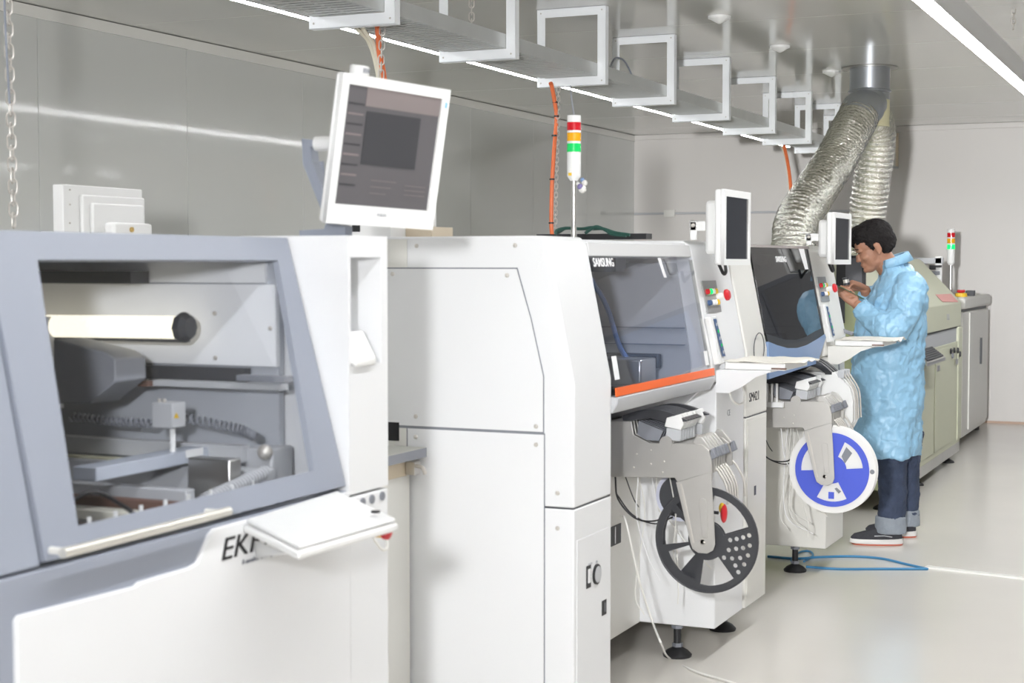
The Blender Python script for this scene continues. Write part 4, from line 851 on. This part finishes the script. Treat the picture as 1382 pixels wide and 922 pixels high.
# tubes and loose tapes hanging under the feeders
def tapes(Y0, lab, seed):
    random.seed(seed); t = thing('hanging_tapes', lab, 'tapes', (-1.75, Y0, .3))
    for k in range(9):
        y = Y0+.04+.05*k; x = -1.74+random.uniform(-.05, .05); b = random.uniform(.25, .5)
        MB().tube(spline([(x, y, .735), (x+random.uniform(-.03, .03), y+.01, .6), (x+random.uniform(-.05, .08), y+.02, b+.08), (x+random.uniform(-.02, .12), y+.03, b)], 6), .0022, 5).build('tape_strip', WCABLE if k % 3 else LABELW, t, smooth=True)
    MB().tube(spline([(-1.84, Y0+.02, .735), (-1.83, Y0+.02, .66), (-1.77, Y0+.02, .60), (-1.70, Y0+.02, .595), (-1.66, Y0+.03, .62)], 6), .003, 6).build('black_tape', BLACK, t, smooth=True)
    MB().tube(spline([(-1.82, Y0+.06, .735), (-1.79, Y0+.06, .66), (-1.77, Y0+.06, .63)], 6), .002, 6).build('black_tape', BLACK, t, smooth=True)
    MB().tube(spline([(-1.86, Y0+.08, .67), (-1.80, Y0+.08, .60), (-1.72, Y0+.08, .575), (-1.66, Y0+.09, .60)], 6), .0025, 6).build('black_tape', BLACK, t, smooth=True)
tapes(4.9, 'tangle of clear and white component tapes hanging below the nearer feeders', 3)
tapes(6.62, 'tangle of component tapes hanging below the far feeders', 5)
# connector ends at the rack of the far machine
t = thing('rack_fingers', 'row of white plastic fingers at the left end of the far feeder rack', 'rack', (-1.76, 6.5, .85))
for k in range(4): MB().box(-1.775+k*.022, -1.768+k*.022, 6.50, 6.51, .86, .94).build('finger', WHITE2, t)
MB().box(-1.79, -1.68, 6.50, 6.52, .84, .862).build('finger_base', WHITE2, t)
MB().box(-1.80, -1.775, 6.50, 6.60, .84, .93).build('side_block', GREYM, t)
# ---------------------------------------------------------------- stack lights
def stack(x, y, zb, z0, z1, r, lit, label, pole_r=.009):
    t = thing('signal_tower', label, 'signal light', (x, y, zb), 'signal towers'); h = z1-z0
    MB().cyl((x, y, zb), (x, y, z0+.01), pole_r, n=14).build('pole', ALU, t, smooth=True)
    MB().lathe([(.022, 0), (.022, .004), (.012, .01)], (x, y, zb), n=18).build('pole_base', DARK if r < .02 or lit else ALU, t)
    MB().lathe([(r*.55, 0), (r*.95, h*.06), (r, h*.08), (r, h*.40)], (x, y, z0), n=28).build('lower_housing', WHITE2, t, smooth=True)
    segs = ((.40, .44, WHITE2, 'ring'), (.44, .57, GREENON if lit else GREENL, 'green_lens'), (.57, .605, WHITE2, 'ring'), (.605, .735, AMBL, 'amber_lens'), (.735, .77, WHITE2, 'ring'), (.77, .895, REDL, 'red_lens'), (.895, .985, WHITE2, 'buzzer_cap'))
    for a, b, mm, nm in segs: MB().cyl((x, y, z0+h*a), (x, y, z0+h*b-.0004), r*(1.03 if 'lens' in nm else 1), n=28).build(nm, mm, t, smooth=True)
    MB().lathe([(r*.95, h*.985), (r*.98, h)], (x, y, z0), n=28).build('top_disc', WHITE2, t)
    return t
st = stack(-1.862, 4.6, 1.52, at(774, 244, Y=4.6).z, at(774, 156, Y=4.6).z, .0215, False, 'tall signal tower with unlit red, amber and green lenses on a pole')
p = at(769, 235, Y=4.578); MB().box(p.x-.005, p.x+.006, 4.5775, 4.5785, p.z-.005, p.z+.004).build('yellow_sticker', YEL, st)
MB().tube(spline([(-1.862, 4.6, at(774, 156, Y=4.6).z), at(773, 145, Y=4.6), at(771, 130, Y=4.6), at(770, 116, Y=4.62)], 5), .0022, 6).build('wire', GREYM, st, smooth=True)
ch = thing('plush_charm', 'small cream and purple plush charm tied to the signal tower pole', 'charm', at(785, 262, Y=4.585))
for u, v, r_, mm, nm in ((786, 255, .013, CREAM, 'body'), (789, 247, .0095, CREAM, 'head'), (786, 243, .0075, BLUEB, 'hat'), (780, 248, .006, CREAM, 'arm'), (783, 252, .0095, mat('purple_cloth', (.2, .17, .35), .8), 'vest')):
    MB().ell(at(u, v, Y=4.58 if nm != 'vest' else 4.574), r_, r_*.8, r_).build(nm, mm, ch, smooth=True)
stack(-1.985, 12.95, at(1287, 398, Y=12.95).z-.01, at(1287, 358, Y=12.95).z, at(1287, 309, Y=12.95).z, .030, True, 'signal tower with glowing green lens beyond the oven', .014)
# cables on top of the nearer machine
t = thing('cable_coil', 'loose dark green cables lying on top of the nearer placement machine', 'cable', (-2.0, 5.0, 1.53))
for k in range(3):
    pts = [at(u, v, Y=5.0+.05*k) for u, v in ((750, 316), (752+k*3, 311), (765, 308), (785, 309), (800, 307+k), (815, 309), (830, 314), (850, 317))]
    MB().tube(spline(pts, 6), .006, 6).build('cable', DGREEN, t, smooth=True)
pts = [at(u, v, Y=5.0) for u, v in ((790, 315), (798, 309), (806, 306), (818, 311), (826, 316), (845, 318))]; MB().tube(spline(pts, 6), .006, 6).build('cable', DGREEN, t, smooth=True)
a = at(724, 319, Y=5.1); b = at(872, 315, Y=5.1)
tag(recenter(MB().box(a.x, b.x, 5.1, 5.16, 1.5315, b.z+.0).build('black_bar', BLACK)), 'flat black bar lying under the cables on the nearer machine', 'bar')
# ---------------------------------------------------------------- reflow oven
OX = -1.75; OY0, OY1 = 9.15, 11.95
t = ov = thing('reflow_oven', 'long pale green reflow oven behind the worker with sloping hood', 'oven', (-2.2, 10.5, 0))
MB().box(-3.0, OX, OY0+.02, OY1, .13, .88).build('lower_body', OVEN, t, bevel=.004)
for y in (9.7, 10.4, 11.15): MB().box(OX, OX+.006, y+.004-.36, y+.345, .17, .86).build('front_panel', OVEN, t, bevel=.003)
MB().box(-3.0, OX-.01, OY0+.01, OY1+.0, .88, .98).build('grey_band', GREYL, t)
MB().box(OX-.05, OX+.008, OY1-.16, OY1+.012, .15, .985).build('end_post', OVEN, t, bevel=.012)
MB().box(-3.0, OX-.004, OY0, OY1, .978, .986).build('black_gap', BLACK, t)
MB().py([(-2.95, .988), (-1.752, .988), (-1.752, 1.158), (-1.762, 1.172), (-2.05, 1.472), (-2.075, 1.48), (-2.95, 1.48)], OY0+.05, OY1).build('hood', OVEN, t, bevel=.004)
MB().box(-3.0, -1.80, OY0, OY0+.018, .13, 1.30).build('end_panel', OVENE, t, bevel=.003)
a = at(1133, 390, Y=OY0-.01)
MB().box(OX-.02, OX-.002, OY0+.1, OY1+.0, .06, .13).build('base_rail', ALU, t)
for y in (9.3, 10.4, 11.68): 
    for x in (-1.80, -2.9):
        f = sub(MB().cyl((x, y, .02), (x, y, .13), .016, n=12).build('levelling_foot', BLACK, t)); MB().lathe([(.055, 0), (.05, .012), (.02, .03)], (x, y, 0), n=18).build('foot_pad', BLACK, f)
def slope(u, v, off=.002):
    lo, hi = -2.1, -1.7
    for _ in range(40):
        X = (lo+hi)/2; p = at(u, v, X=X); zz = 1.172+(-1.762-X)*1.0417
        if p.z > zz: hi = X
        else: lo = X
    return p+Vector((.7, 0, .7))*off
MB().prism([slope(1262, 398), slope(1283, 397), slope(1293, 408), slope(1272, 408)], (.001, 0, .001)).build('pink_label', PINK, t)
q = at(1287, 428, X=OX+.0005); text('ERSA', .06, (OX-.0015, q.y-.3, 1.05), (0, 1, 0), (0, 0, 1), GREYL, t, name='oven_lettering')
for u, v in ((1266, 497), (1291, 488)):
    p = at(u, v, X=OX+.0065); MB().box(OX+.006, OX+.010, p.y-.06, p.y+.06, p.z-.02, p.z+.02).build('latch_plate', ALU, t, bevel=.002)
for u, v, mm in ((1283, 474, BLACK), (1287, 473, BLACK), (1292, 473, BLACK), (1295, 478, BLACK), (1285, 480, GREYM)):
    p = at(u, v, X=OX+.009); MB().lathe([(.022, 0), (.018, .01)], p, (1, 0, 0), 12).build('knob', mm, t)
ks = thing('oven_keyboard', 'small grey keyboard on a slanted shelf at the oven front behind the worker', 'keyboard', at(1262, 476, X=-1.68))
p = at(1258, 474, X=-1.68); MB().prism([(OX+.008, p.y-.35, .90), (OX+.10, p.y-.35, .83), (OX+.10, p.y+.35, .83), (OX+.008, p.y+.35, .90)], (0, 0, -.02)).build('shelf', ALU, ks)
for k in range(6): MB().prism([(OX+.02+k*.013, p.y-.3, .903-k*.0099), (OX+.028+k*.013, p.y-.3, .897-k*.0099), (OX+.028+k*.013, p.y+.3, .897-k*.0099), (OX+.02+k*.013, p.y+.3, .903-k*.0099)], (0, 0, -.008)).build('key_row', DARK, ks)
MB().ell((OX+.03, p.y-.38, .915), .02, .025, .015).build('red_button', RED, ks)
# oven screen
a = at(1138, 345, Y=9.10); b = at(1167, 388, Y=9.10)
t = thing('oven_monitor', 'dark monitor with grey screen between the worker and the far machine', 'monitor', (a.x, 9.10, b.z))
MB().box(a.x-.04, b.x, 9.10, 9.14, b.z, a.z).build('casing', BLACK, t, bevel=.004)
MB().box(at(1145, 0, Y=9.1).x, b.x-.016, 9.0985, 9.1, b.z+.015, a.z-.015).build('screen', mat('grey_screen', (.10, .10, .11), .5), t)
MB().box(-2.1, -2.0, 9.141, 9.16, 1.1, b.z+.02).build('stand', DARK, t)
# exit frame and unloader
t = thing('exit_conveyor', 'white conveyor bracket with black knobs beyond the oven hood', 'conveyor', (-2.0, 12.2, 1.1))
def bx(u0, v0, u1, v1, Y, th, m, nm):
    a = at(u0, v0, Y=Y); b = at(u1, v1, Y=Y); MB().box(a.x, b.x, Y, Y+th, b.z, a.z).build(nm, m, t, bevel=.003)
bx(1225, 348, 1272, 356, 12.2, .05, GREYL, 'top_rail'); bx(1240, 356, 1247, 410, 12.22, .04, GREYL, 'post'); bx(1262, 346, 1270, 410, 12.2, .04, WHITE2, 'post')
bx(1244, 366, 1268, 371, 12.18, .03, GREYM, 'cross_rail'); bx(1254, 358, 1262, 364, 12.16, .04, BLACK, 'knob'); bx(1246, 378, 1262, 384, 12.18, .03, DARK, 'cross_rail'); bx(1262, 358, 1270, 361, 12.15, .04, BLACK, 'knob')
MB().box(-2.6, -1.85, 12.0, 12.6, .85, 1.06).build('conveyor_bed', CREAM, t)
MB().box(-2.6, -1.95, 12.05, 12.5, 0, .85).build('stand', GREYL, t)
t = thing('unloader_cabinet', 'slim cream cabinet with rounded top at the far end of the line', 'cabinet', (-2.2, 13.6, 0))
MB().box(-2.6, -1.86, 12.8, 14.2, .06, 1.06).build('body', CREAM, t, bevel=.01)
MB().box(-2.62, -1.84, 12.75, 14.25, 1.085, 1.18).build('top_cap', CREAM, t, bevel=.02)
MB().box(-2.6, -1.87, 12.78, 14.2, 1.062, 1.084).build('dark_gap', BLACK, t)
MB().box(-1.86, -1.848, 13.1, 14.18, .10, 1.05).build('door', CREAM, t, bevel=.003)
p = at(1323, 500, X=-1.845); MB().box(-1.848, -1.835, p.y-.02, p.y+.02, .60, .82).build('door_handle', DARK, t)
for x, y in ((-1.95, 12.95), (-2.5, 12.95), (-1.95, 14.1), (-2.5, 14.1)): MB().cyl((x, y, 0), (x, y, .06), .05, n=14).build('foot', BLACK, t)
p = at(1297, 400, Y=12.95); es = thing('emergency_button', 'red and yellow emergency button on top of the far cabinet', 'button', (p.x, 12.95, 1.18))
MB().lathe([(.05, 0), (.045, .03)], (p.x, 12.95, 1.18), n=18).build('yellow_base', YEL, es); MB().lathe([(.02, 0), (.034, .01), (.03, .025)], (p.x, 12.95, 1.21), n=18).build('red_cap', RED, es)
p = at(1309, 400, Y=13.3); tag(recenter(MB().box(p.x-.035, p.x+.035, 13.3, 13.36, 1.18, 1.225).build('black_switch_box', DARK, bevel=.004)), 'small dark switch box on the far cabinet top', 'switch')
# small clutter between far machine and worker
t = thing('small_tool_rest', 'small yellow and grey tool holder on the shelf by the worker', 'tool', at(1140, 455, Y=7.9))
p = at(1134, 452, Y=7.55); MB().cyl(p+Vector((0, 0, -.05)), p+Vector((0, 0, .005)), .014, .004, n=12).build('yellow_cone', YEL, t)
p = at(1143, 448, Y=7.55); MB().obox(p, (.03, 0, -.01), (0, .01, 0), (.003, 0, .008)).build('grey_clip', GREYM, t, bevel=.003)
# ---------------------------------------------------------------- floor cables
drop([at(u, v, Z=.006) for u, v in ((1036, 751), (1075, 754), (1105, 752), (1150, 751), (1190, 754), (1225, 762), (1252, 768))], .006, BLUEC, 'blue_cable', 'blue cable on the floor, upper strand beside the machine foot')
drop([at(u, v, Z=.006) for u, v in ((1088, 765), (1130, 768), (1180, 768), (1252, 768))], .006, BLUEC, 'blue_cable', 'blue cable on the floor, lower strand beside the machine foot')
drop([at(u, v, Z=.006) for u, v in ((1068, 757), (1078, 746), (1092, 744), (1097, 750), (1085, 758))], .005, BLUEC, 'blue_cable', 'small blue cable loop around the machine foot')
a = at(1250, 766, Z=0); b = at(1420, 786, Z=0); d = (b-a).normalized(); nn = Vector((-d.y, d.x, 0))
tag(recenter(MB().prism([a-nn*.022, b-nn*.022, b-nn*.016+Vector((0, 0, .008)), a-nn*.016+Vector((0, 0, .008))][:4], nn*.036+Vector((0, 0, 0))).build('cable_cover', WCABLE)), 'long white cable cover strip taped to the floor', 'cable cover')
drop([(-1.83, 4.95, .60), at(845, 705, X=-1.75), at(862, 780, X=-1.72), at(880, 838, X=-1.70), at(893, 870, X=-1.62), at(905, 886, Z=.008)+Vector((.0, -.02, 0)), at(935, 905, Z=.006), at(970, 916, Z=.006), at(1010, 928, Z=.006)], .0035, WCABLE, 'white_hose', 'thin white hose curling down to the floor past the machine foot', 'hose')
# ---------------------------------------------------------------- worker
PB = Vector((-1.505-.039, 8.20-.0176, 0)); pf = Vector((-.911, -.412, 0)).normalized(); pl = Vector((pf.y*-1, pf.x, 0))   # forward, left (towards camera)
if pl.y > 0: pl = -pl
def W(f, l, z): return PB+pf*f+pl*l+Vector((0, 0, z))
pw = thing('person', 'worker in light blue lab coat and cuffed jeans inspecting a board with a loupe', 'person', PB)
def ring_loft(mb, rings, n=28):
    """rings: (f, l, z, half depth, half width)"""
    vs = []; fs = []; m = len(rings)
    for (f, l, z, hd, hw) in rings:
        for k in range(n):
            a = 2*math.pi*k/n; vs.append(W(f+hd*math.cos(a), l+hw*math.sin(a), z))
    for i in range(m-1): fs += [(i*n+k, i*n+(k+1) % n, (i+1)*n+(k+1) % n, (i+1)*n+k) for k in range(n)]
    fs += [tuple(range(n-1, -1, -1)), tuple((m-1)*n+k for k in range(n))]
    return mb.add(vs, fs)
def limb(mb, pts, rs, n=16, sub_=5):
    P = spline([W(*p) for p in pts], sub_); R_ = []
    for i in range(len(pts)-1):
        for k in range(sub_): R_.append(rs[i]+(rs[i+1]-rs[i])*k/sub_)
    R_.append(rs[-1]); return mb.tube(P, R_, n)
def remesh(o, vox, sm=2, disp=()):
    r = o.modifiers.new('r', 'REMESH'); r.mode = 'VOXEL'; r.voxel_size = vox; r.use_smooth_shade = True
    s = o.modifiers.new('s', 'SMOOTH'); s.iterations = sm; s.factor = .5
    for (st_, sc) in disp:
        tx = bpy.data.textures.new('fold', 'CLOUDS'); tx.noise_scale = abs(sc); tx.noise_depth = 2; tx.noise_type = 'HARD_NOISE' if sc < 0 else 'SOFT_NOISE'
        d = o.modifiers.new('d', 'DISPLACE'); d.texture = tx; d.strength = st_; d.mid_level = .5; d.texture_coords = 'LOCAL'
    return o
AXN = .004; AXF = -.127
HC = (.103, 0, 1.537); HP = math.radians(24)
def Hd(x, y, z):   # head-local -> world
    f = x*math.cos(HP)+z*math.sin(HP); zz = -x*math.sin(HP)+z*math.cos(HP); return W(HC[0]+f, HC[1]+y, HC[2]+zz)
ROT = Matrix((pf, pl, Vector((0, 0, 1)))).transposed() @ Matrix.Rotation(HP, 3, 'Y')
def hell(mb, x, y, z, rx, ry, rz, n=18, m=12): return mb.ell(Hd(x, y, z), rx, ry, rz, n, m, ROT)
b = MB()
hell(b, -.015, 0, .030, .096, .076, .088); hell(b, .030, 0, -.030, .058, .060, .082); hell(b, .035, 0, .03, .058, .064, .065)
hell(b, .055, 0, -.095, .034, .036, .026); hell(b, .020, 0, -.075, .058, .054, .040); hell(b, .070, 0, -.068, .024, .026, .020)
hell(b, .082, 0, .018, .014, .044, .010); hell(b, .092, 0, -.028, .016, .010, .020); hell(b, .101, 0, -.038, .012, .012, .010); hell(b, .096, .010, -.042, .008, .007, .006); hell(b, .096, -.010, -.042, .008, .007, .006)
hell(b, .088, 0, -.066, .010, .022, .006); hell(b, .085, 0, -.077, .010, .019, .006); hell(b, .082, 0, -.10, .014, .018, .014)
for s in (1, -1):
    hell(b, .062, s*.030, -.035, .026, .026, .020); hell(b, .075, s*.030, .004, .012, .016, .009)
    hell(b, -.004, s*.076, -.015, .017, .008, .031); hell(b, .002, s*.079, .004, .014, .007, .014); hell(b, .002, s*.075, -.040, .009, .007, .010)
limb(b, [(-.01, 0, 1.36), (.012, 0, 1.41), (.05, 0, 1.465), (.085, 0, 1.51)], [.085, .062, .057, .062])
ring_loft(b, [(.02, 0, .86, .10, .15), (.02, 0, 1.0, .10, .14), (-.01, 0, 1.2, .10, .15), (-.03, 0, 1.33, .09, .155), (-.02, 0, 1.39, .06, .10)])
for s in (1, -1):
    fx_ = AXN if s > 0 else AXF
    fl0 = .05 if s > 0 else -.185
    limb(b, [(.01, s*.09, .88), (fx_, fl0, .5), (fx_, fl0, .08)], [.085, .050, .032])
LW = (.212, .105, 1.243); LE = (.055, .215, 1.115); LS = (-.045, .165, 1.34)
RW = (.130, -.055, 1.318); RE = (.04, -.20, 1.15); RS = (-.045, -.165, 1.34)
limb(b, [LS, LE, LW], [.048, .040, .026]); limb(b, [RS, RE, RW], [.048, .040, .026])
def hand(b, wrist, d, pn, side, curl, spread=.0, tcurl=.5, tdir=None):
    """wrist; d towards the knuckles; pn palm normal; side = direction index -> little finger"""
    w_ = Vector(wrist); d = Vector(d).normalized(); pn = Vector(pn); pn = (pn-d*pn.dot(d)).normalized(); s = d.cross(pn)*side
    out = []
    def T(v): return W(*v)
    def seg(pts, rs):
        P = [T(p) for p in pts]; b.tube(P, rs, 10)
        for p, r in zip(P, rs): b.ell(p, r, r, r, 10, 6)
    for k in range(4):    # palm bones
        o = s*(-.028+.0185*k); seg([w_+o*.45, w_+d*.045+o*.9, w_+d*.085+o], [.014, .0145, .0125])
    b.ell(T(w_+d*.05), .03, .03, .014, 10, 6)
    L = (.040, .046, .042, .032)
    for k in range(4):
        p = w_+d*(.085-.004*abs(k-1))+s*(-.028+.0185*k); ang = 0; pts = [p]; q = d
        for j in range(3):
            ang += curl[k]*(.9 if j else 1); dd = d*math.cos(ang)+pn*math.sin(ang); p = p+dd*L[k]*(1, .62, .5)[j]; pts.append(p)
        seg(pts, [.0098, .0090, .0082, .0070])
        out.append(pts[-1])
    b0_ = w_+d*.022-s*.026; td = Vector(tdir).normalized() if tdir else (d*.75-s*.55+pn*.55).normalized()
    p1 = b0_+td*.042; t2 = (td+pn*tcurl+d*.2).normalized(); p2 = p1+t2*.032; p3 = p2+(t2+pn*tcurl*.6).normalized()*.024
    seg([w_+d*.01-s*.012, b0_, p1, p2, p3], [.015, .0150, .0118, .0102, .0082]); out.append(p3)
    return out
lh = hand(b, LW, (.62, -.25, .70), (.35, -.9, -.30), 1, (.85, .8, .85, .9), tcurl=.3, tdir=(.75, -.2, .75))
rh = hand(b, RW, (.86, .1, .28), (.25, .3, -.9), 1, (.75, .8, .95, 1.0), tcurl=.35, tdir=(.9, .35, -.1))
body = remesh(b.build('body', SKIN, pw), .0042, 3)
# hair
h = MB()
hell(h, -.020, 0, .044, .104, .084, .092, 28, 18); hell(h, -.045, 0, .005, .080, .079, .072, 24, 14); hell(h, .030, 0, .080, .072, .070, .050, 24, 14); hell(h, .058, 0, .072, .042, .062, .034, 24, 14)
for s in (1, -1): hell(h, .012, s*.068, .040, .034, .016, .036)
for s in (1, -1): hell(h, .022, s*.071, .005, .009, .006, .022)
for s in (1, -1): hell(h, -.050, s*.045, -.030, .040, .036, .030)
random.seed(4)
for k in range(26):
    y = random.uniform(-.06, .06); x = .075+random.uniform(-.03, .018); hell(h, x, y, .055+random.uniform(-.012, .03), .016, .008, .02, 8, 6)
hr = remesh(h.build('hair', HAIR, pw), .0045, 2, ((.010, .012), (.006, .03)))
for s in (1, -1):
    MB().tube([Hd(.095, s*.010, .017), Hd(.095, s*.026, .021), Hd(.083, s*.044, .017)], [.002, .0032, .0018], 6).build('eyebrow', HAIR, pw)
    MB().tube([Hd(.0905, s*.018, -.001), Hd(.0885, s*.030, -.004), Hd(.080, s*.041, -.001)], [.0012, .0018, .001], 6).build('eyelash', HAIR, pw)
MB().tube([Hd(.098, -.018, -.0715), Hd(.0995, 0, -.071), Hd(.095, .020, -.072)], .0012, 6).build('mouth', mat('lip_line', (.16, .05, .04), .6), pw)
# coat
k = MB()
ring_loft(k, [(.025, 0, .462, .178, .205), (.024, 0, .60, .176, .203), (.024, 0, .80, .180, .200), (.022, 0, .95, .183, .200), (.014, 0, 1.08, .180, .203), (-.004, 0, 1.18, .166, .205), (-.022, 0, 1.28, .142, .205), (-.030, 0, 1.345, .118, .190), (-.022, 0, 1.395, .092, .150), (-.008, 0, 1.43, .078, .105), (.006, 0, 1.455, .068, .080)], 36)
limb(k, [(-.05, .130, 1.340), (-.04, .195, 1.29), (.045, .225, 1.115)], [.080, .086, .078]); limb(k, [(.03, .228, 1.14), (.06, .218, 1.115), (.13, .165, 1.17), (.195, .118, 1.232)], [.070, .082, .066, .048])
limb(k, [(-.05, -.135, 1.345), (-.04, -.195, 1.29), (.045, -.215, 1.15)], [.080, .086, .075]); limb(k, [(.03, -.218, 1.16), (.06, -.19, 1.16), (.085, -.13, 1.24), (.115, -.075, 1.298)], [.068, .076, .062, .046])
cb = k.build('lab_coat', COAT, pw)
remesh(cb, .007, 3, ((.040, .11), (.016, .042), (.006, .02)))
sub(cb)
cl = MB(); n = 26; vs = []; fs = []
for i, (dz, dr, df) in enumerate(((-.01, .000, 0), (.024, .002, .004), (.030, .012, -.004), (-.012, .030, -.014))):
    for j in range(n):
        a = math.radians(50+260*j/(n-1)); vs.append(W(.012+df+(.072+dr)*math.cos(a), (.074+dr)*math.sin(a), 1.452+dz-.030*math.cos(a)+.0))
for i in range(3): fs += [(i*n+j, i*n+j+1, (i+1)*n+j+1, (i+1)*n+j) for j in range(n-1)]
o = cl.add(vs, fs).build('collar', COAT, cb, smooth=True); s = o.modifiers.new('s', 'SOLIDIFY'); s.thickness = .004
MB().box(0, 0, 0, 0, 0, 0)
# back seams of the coat
for l0 in (.06,):
    pass
# jeans
def foot_pt(u, v): return at(u, v, Z=0)
def toL(p): d = p-PB; return d.dot(pf), d.dot(pl)
nf, nl = toL(at(1186, 735, Z=0)); ff, fl_ = toL(at(1222, 727, Z=0))
ax_n, ax_f = (nf-.055, nl+.045), (-.115, -.13)
j = MB()
def leg(x, l, kneef):
    ring = []
    for z, r1, r2, df in ((.56, .090, .085, .0), (.47, .082, .080, .004), (.36, .074, .074, .002), (.25, .068, .068, -.004), (.17, .070, .068, .0), (.115, .074, .068, .004)):
        ring.append((x+df+(z-.1)*kneef, l, z, r1, r2))
    ring_loft(j, list(reversed(ring)), 24)
leg(AXN, .05, .0); leg(AXF, -.185, .0)
ring_loft(j, [(.0, 0, .53, .12, .17), (.0, 0, .62, .13, .18), (.01, 0, .9, .14, .17)])
jn = remesh(j.build('jeans', JEAN, pw), .007, 2, ((.018, .05), (.006, .02)))
sub(jn)
for (x, l, kf) in ((AXN, .05, .0), (AXF, -.185, .0)):
    c_ = MB(); ring_loft(c_, [(x+.002, l, .062, .076, .070), (x+.003, l, .066, .080, .073), (x+.005, l, .145, .077, .072), (x+.005, l, .150, .070, .066)], 28)
    remesh(c_.build('turned_cuff', CUFFM, jn), .005, 1, ((.006, .03),))
# shoes
def shoe(hx, l, yaw, name):
    def S(x, y, z):
        c_, s_ = math.cos(yaw), math.sin(yaw); return W(hx+x*c_-y*s_, l+x*s_+y*c_, z)
    def lay(mb, prof, n=24):
        vs = []; fs = []
        for (z, x0, x1, w0, w1) in prof:
            for k_ in range(n):
                a = 2*math.pi*k_/n; cx = (x0+x1)/2; hx_ = (x1-x0)/2; x = cx+hx_*math.cos(a); q = (x-x0)/(x1-x0); ww = (w0+(w1-w0)*q)*(1 if True else 0); y = ww*math.copysign(abs(math.sin(a))**.8, math.sin(a)); vs.append(S(x, y, z))
        m_ = len(prof)
        for i in range(m_-1): fs.extend([(i*n+k_, i*n+(k_+1) % n, (i+1)*n+(k_+1) % n, (i+1)*n+k_) for k_ in range(n)])
        fs += [tuple(range(n-1, -1, -1)), tuple((m_-1)*n+k_ for k_ in range(n))]
        return mb.add(vs, fs)
    up = lay(MB(), [(.026, -.055, .205, .036, .047), (.040, -.056, .205, .036, .045), (.055, -.055, .190, .034, .040), (.070, -.052, .135, .032, .036), (.088, -.050, .085, .030, .031), (.105, -.048, .055, .028, .028), (.115, -.046, .045, .027, .026)]).build('shoe_upper', SHOE, pw, smooth=True)
    sub(up)
    lay(MB(), [(.006, -.058, .200, .036, .045), (.012, -.062, .212, .038, .049), (.028, -.060, .210, .037, .048), (.034, -.056, .200, .035, .045)]).build('sole', SOLE, up, smooth=True)
    lay(MB(), [(.0, -.056, .195, .034, .044), (.007, -.060, .206, .036, .047)]).build('outsole', SOLER, up, smooth=True)
    for q in range(4):
        x = .06+q*.024; z = .092-q*.010; MB().tube([S(x, -.026, z-.012), S(x+.006, 0, z+.006), S(x, .026, z-.012)], .003, 6).build('lace', BLACKP, up)
    MB().tube([S(.0, .034, .045), S(.04, .040, .052), S(.09, .042, .05)], .003, 6).build('side_stripe', GREYL, up)
shoe(AXN, .05, math.radians(-6), 'n'); shoe(AXF, -.185, math.radians(-12), 'f')
# loupe and board
lp = thing('magnifying_loupe', 'small black and silver loupe held in the raised right hand', 'magnifier', W(.232, .01, 1.345))
a = W(.235, .0, 1.337); u_ = Vector((0, 0, 1))*.96+pf*.2
MB().cyl(a, a+u_*.012, .017, n=18).build('lower_ring', BLACKP, lp, smooth=True); MB().cyl(a+u_*.012, a+u_*.030, .0155, n=18).build('silver_barrel', CHROME, lp, smooth=True); MB().cyl(a+u_*.030, a+u_*.040, .0175, n=18).build('upper_ring', BLACKP, lp, smooth=True)
cbd = thing('circuit_board', 'green circuit board held in the left hand of the worker', 'circuit board', W(.24, .03, 1.29))
d1 = (pf*.135/2+Vector((0, 0, .068/2))); d2 = pl*.045; c_ = W(.235, .055, 1.302)
bd = MB().obox(c_, d1, d2, d1.cross(d2).normalized()*.0012).build('board', BOARD, cbd)
nb = d1.cross(d2).normalized(); nb = nb if nb.z > 0 else -nb
random.seed(9)
for q in range(16):
    p = c_+d1*random.uniform(-.9, .9)+d2*random.uniform(-.85, .85)+nb*.003; MB().obox(p, d1.normalized()*.005, d2.normalized()*.004, nb*.002).build('chip', [BLACKP, GREYL, ALU][q % 3], cbd)
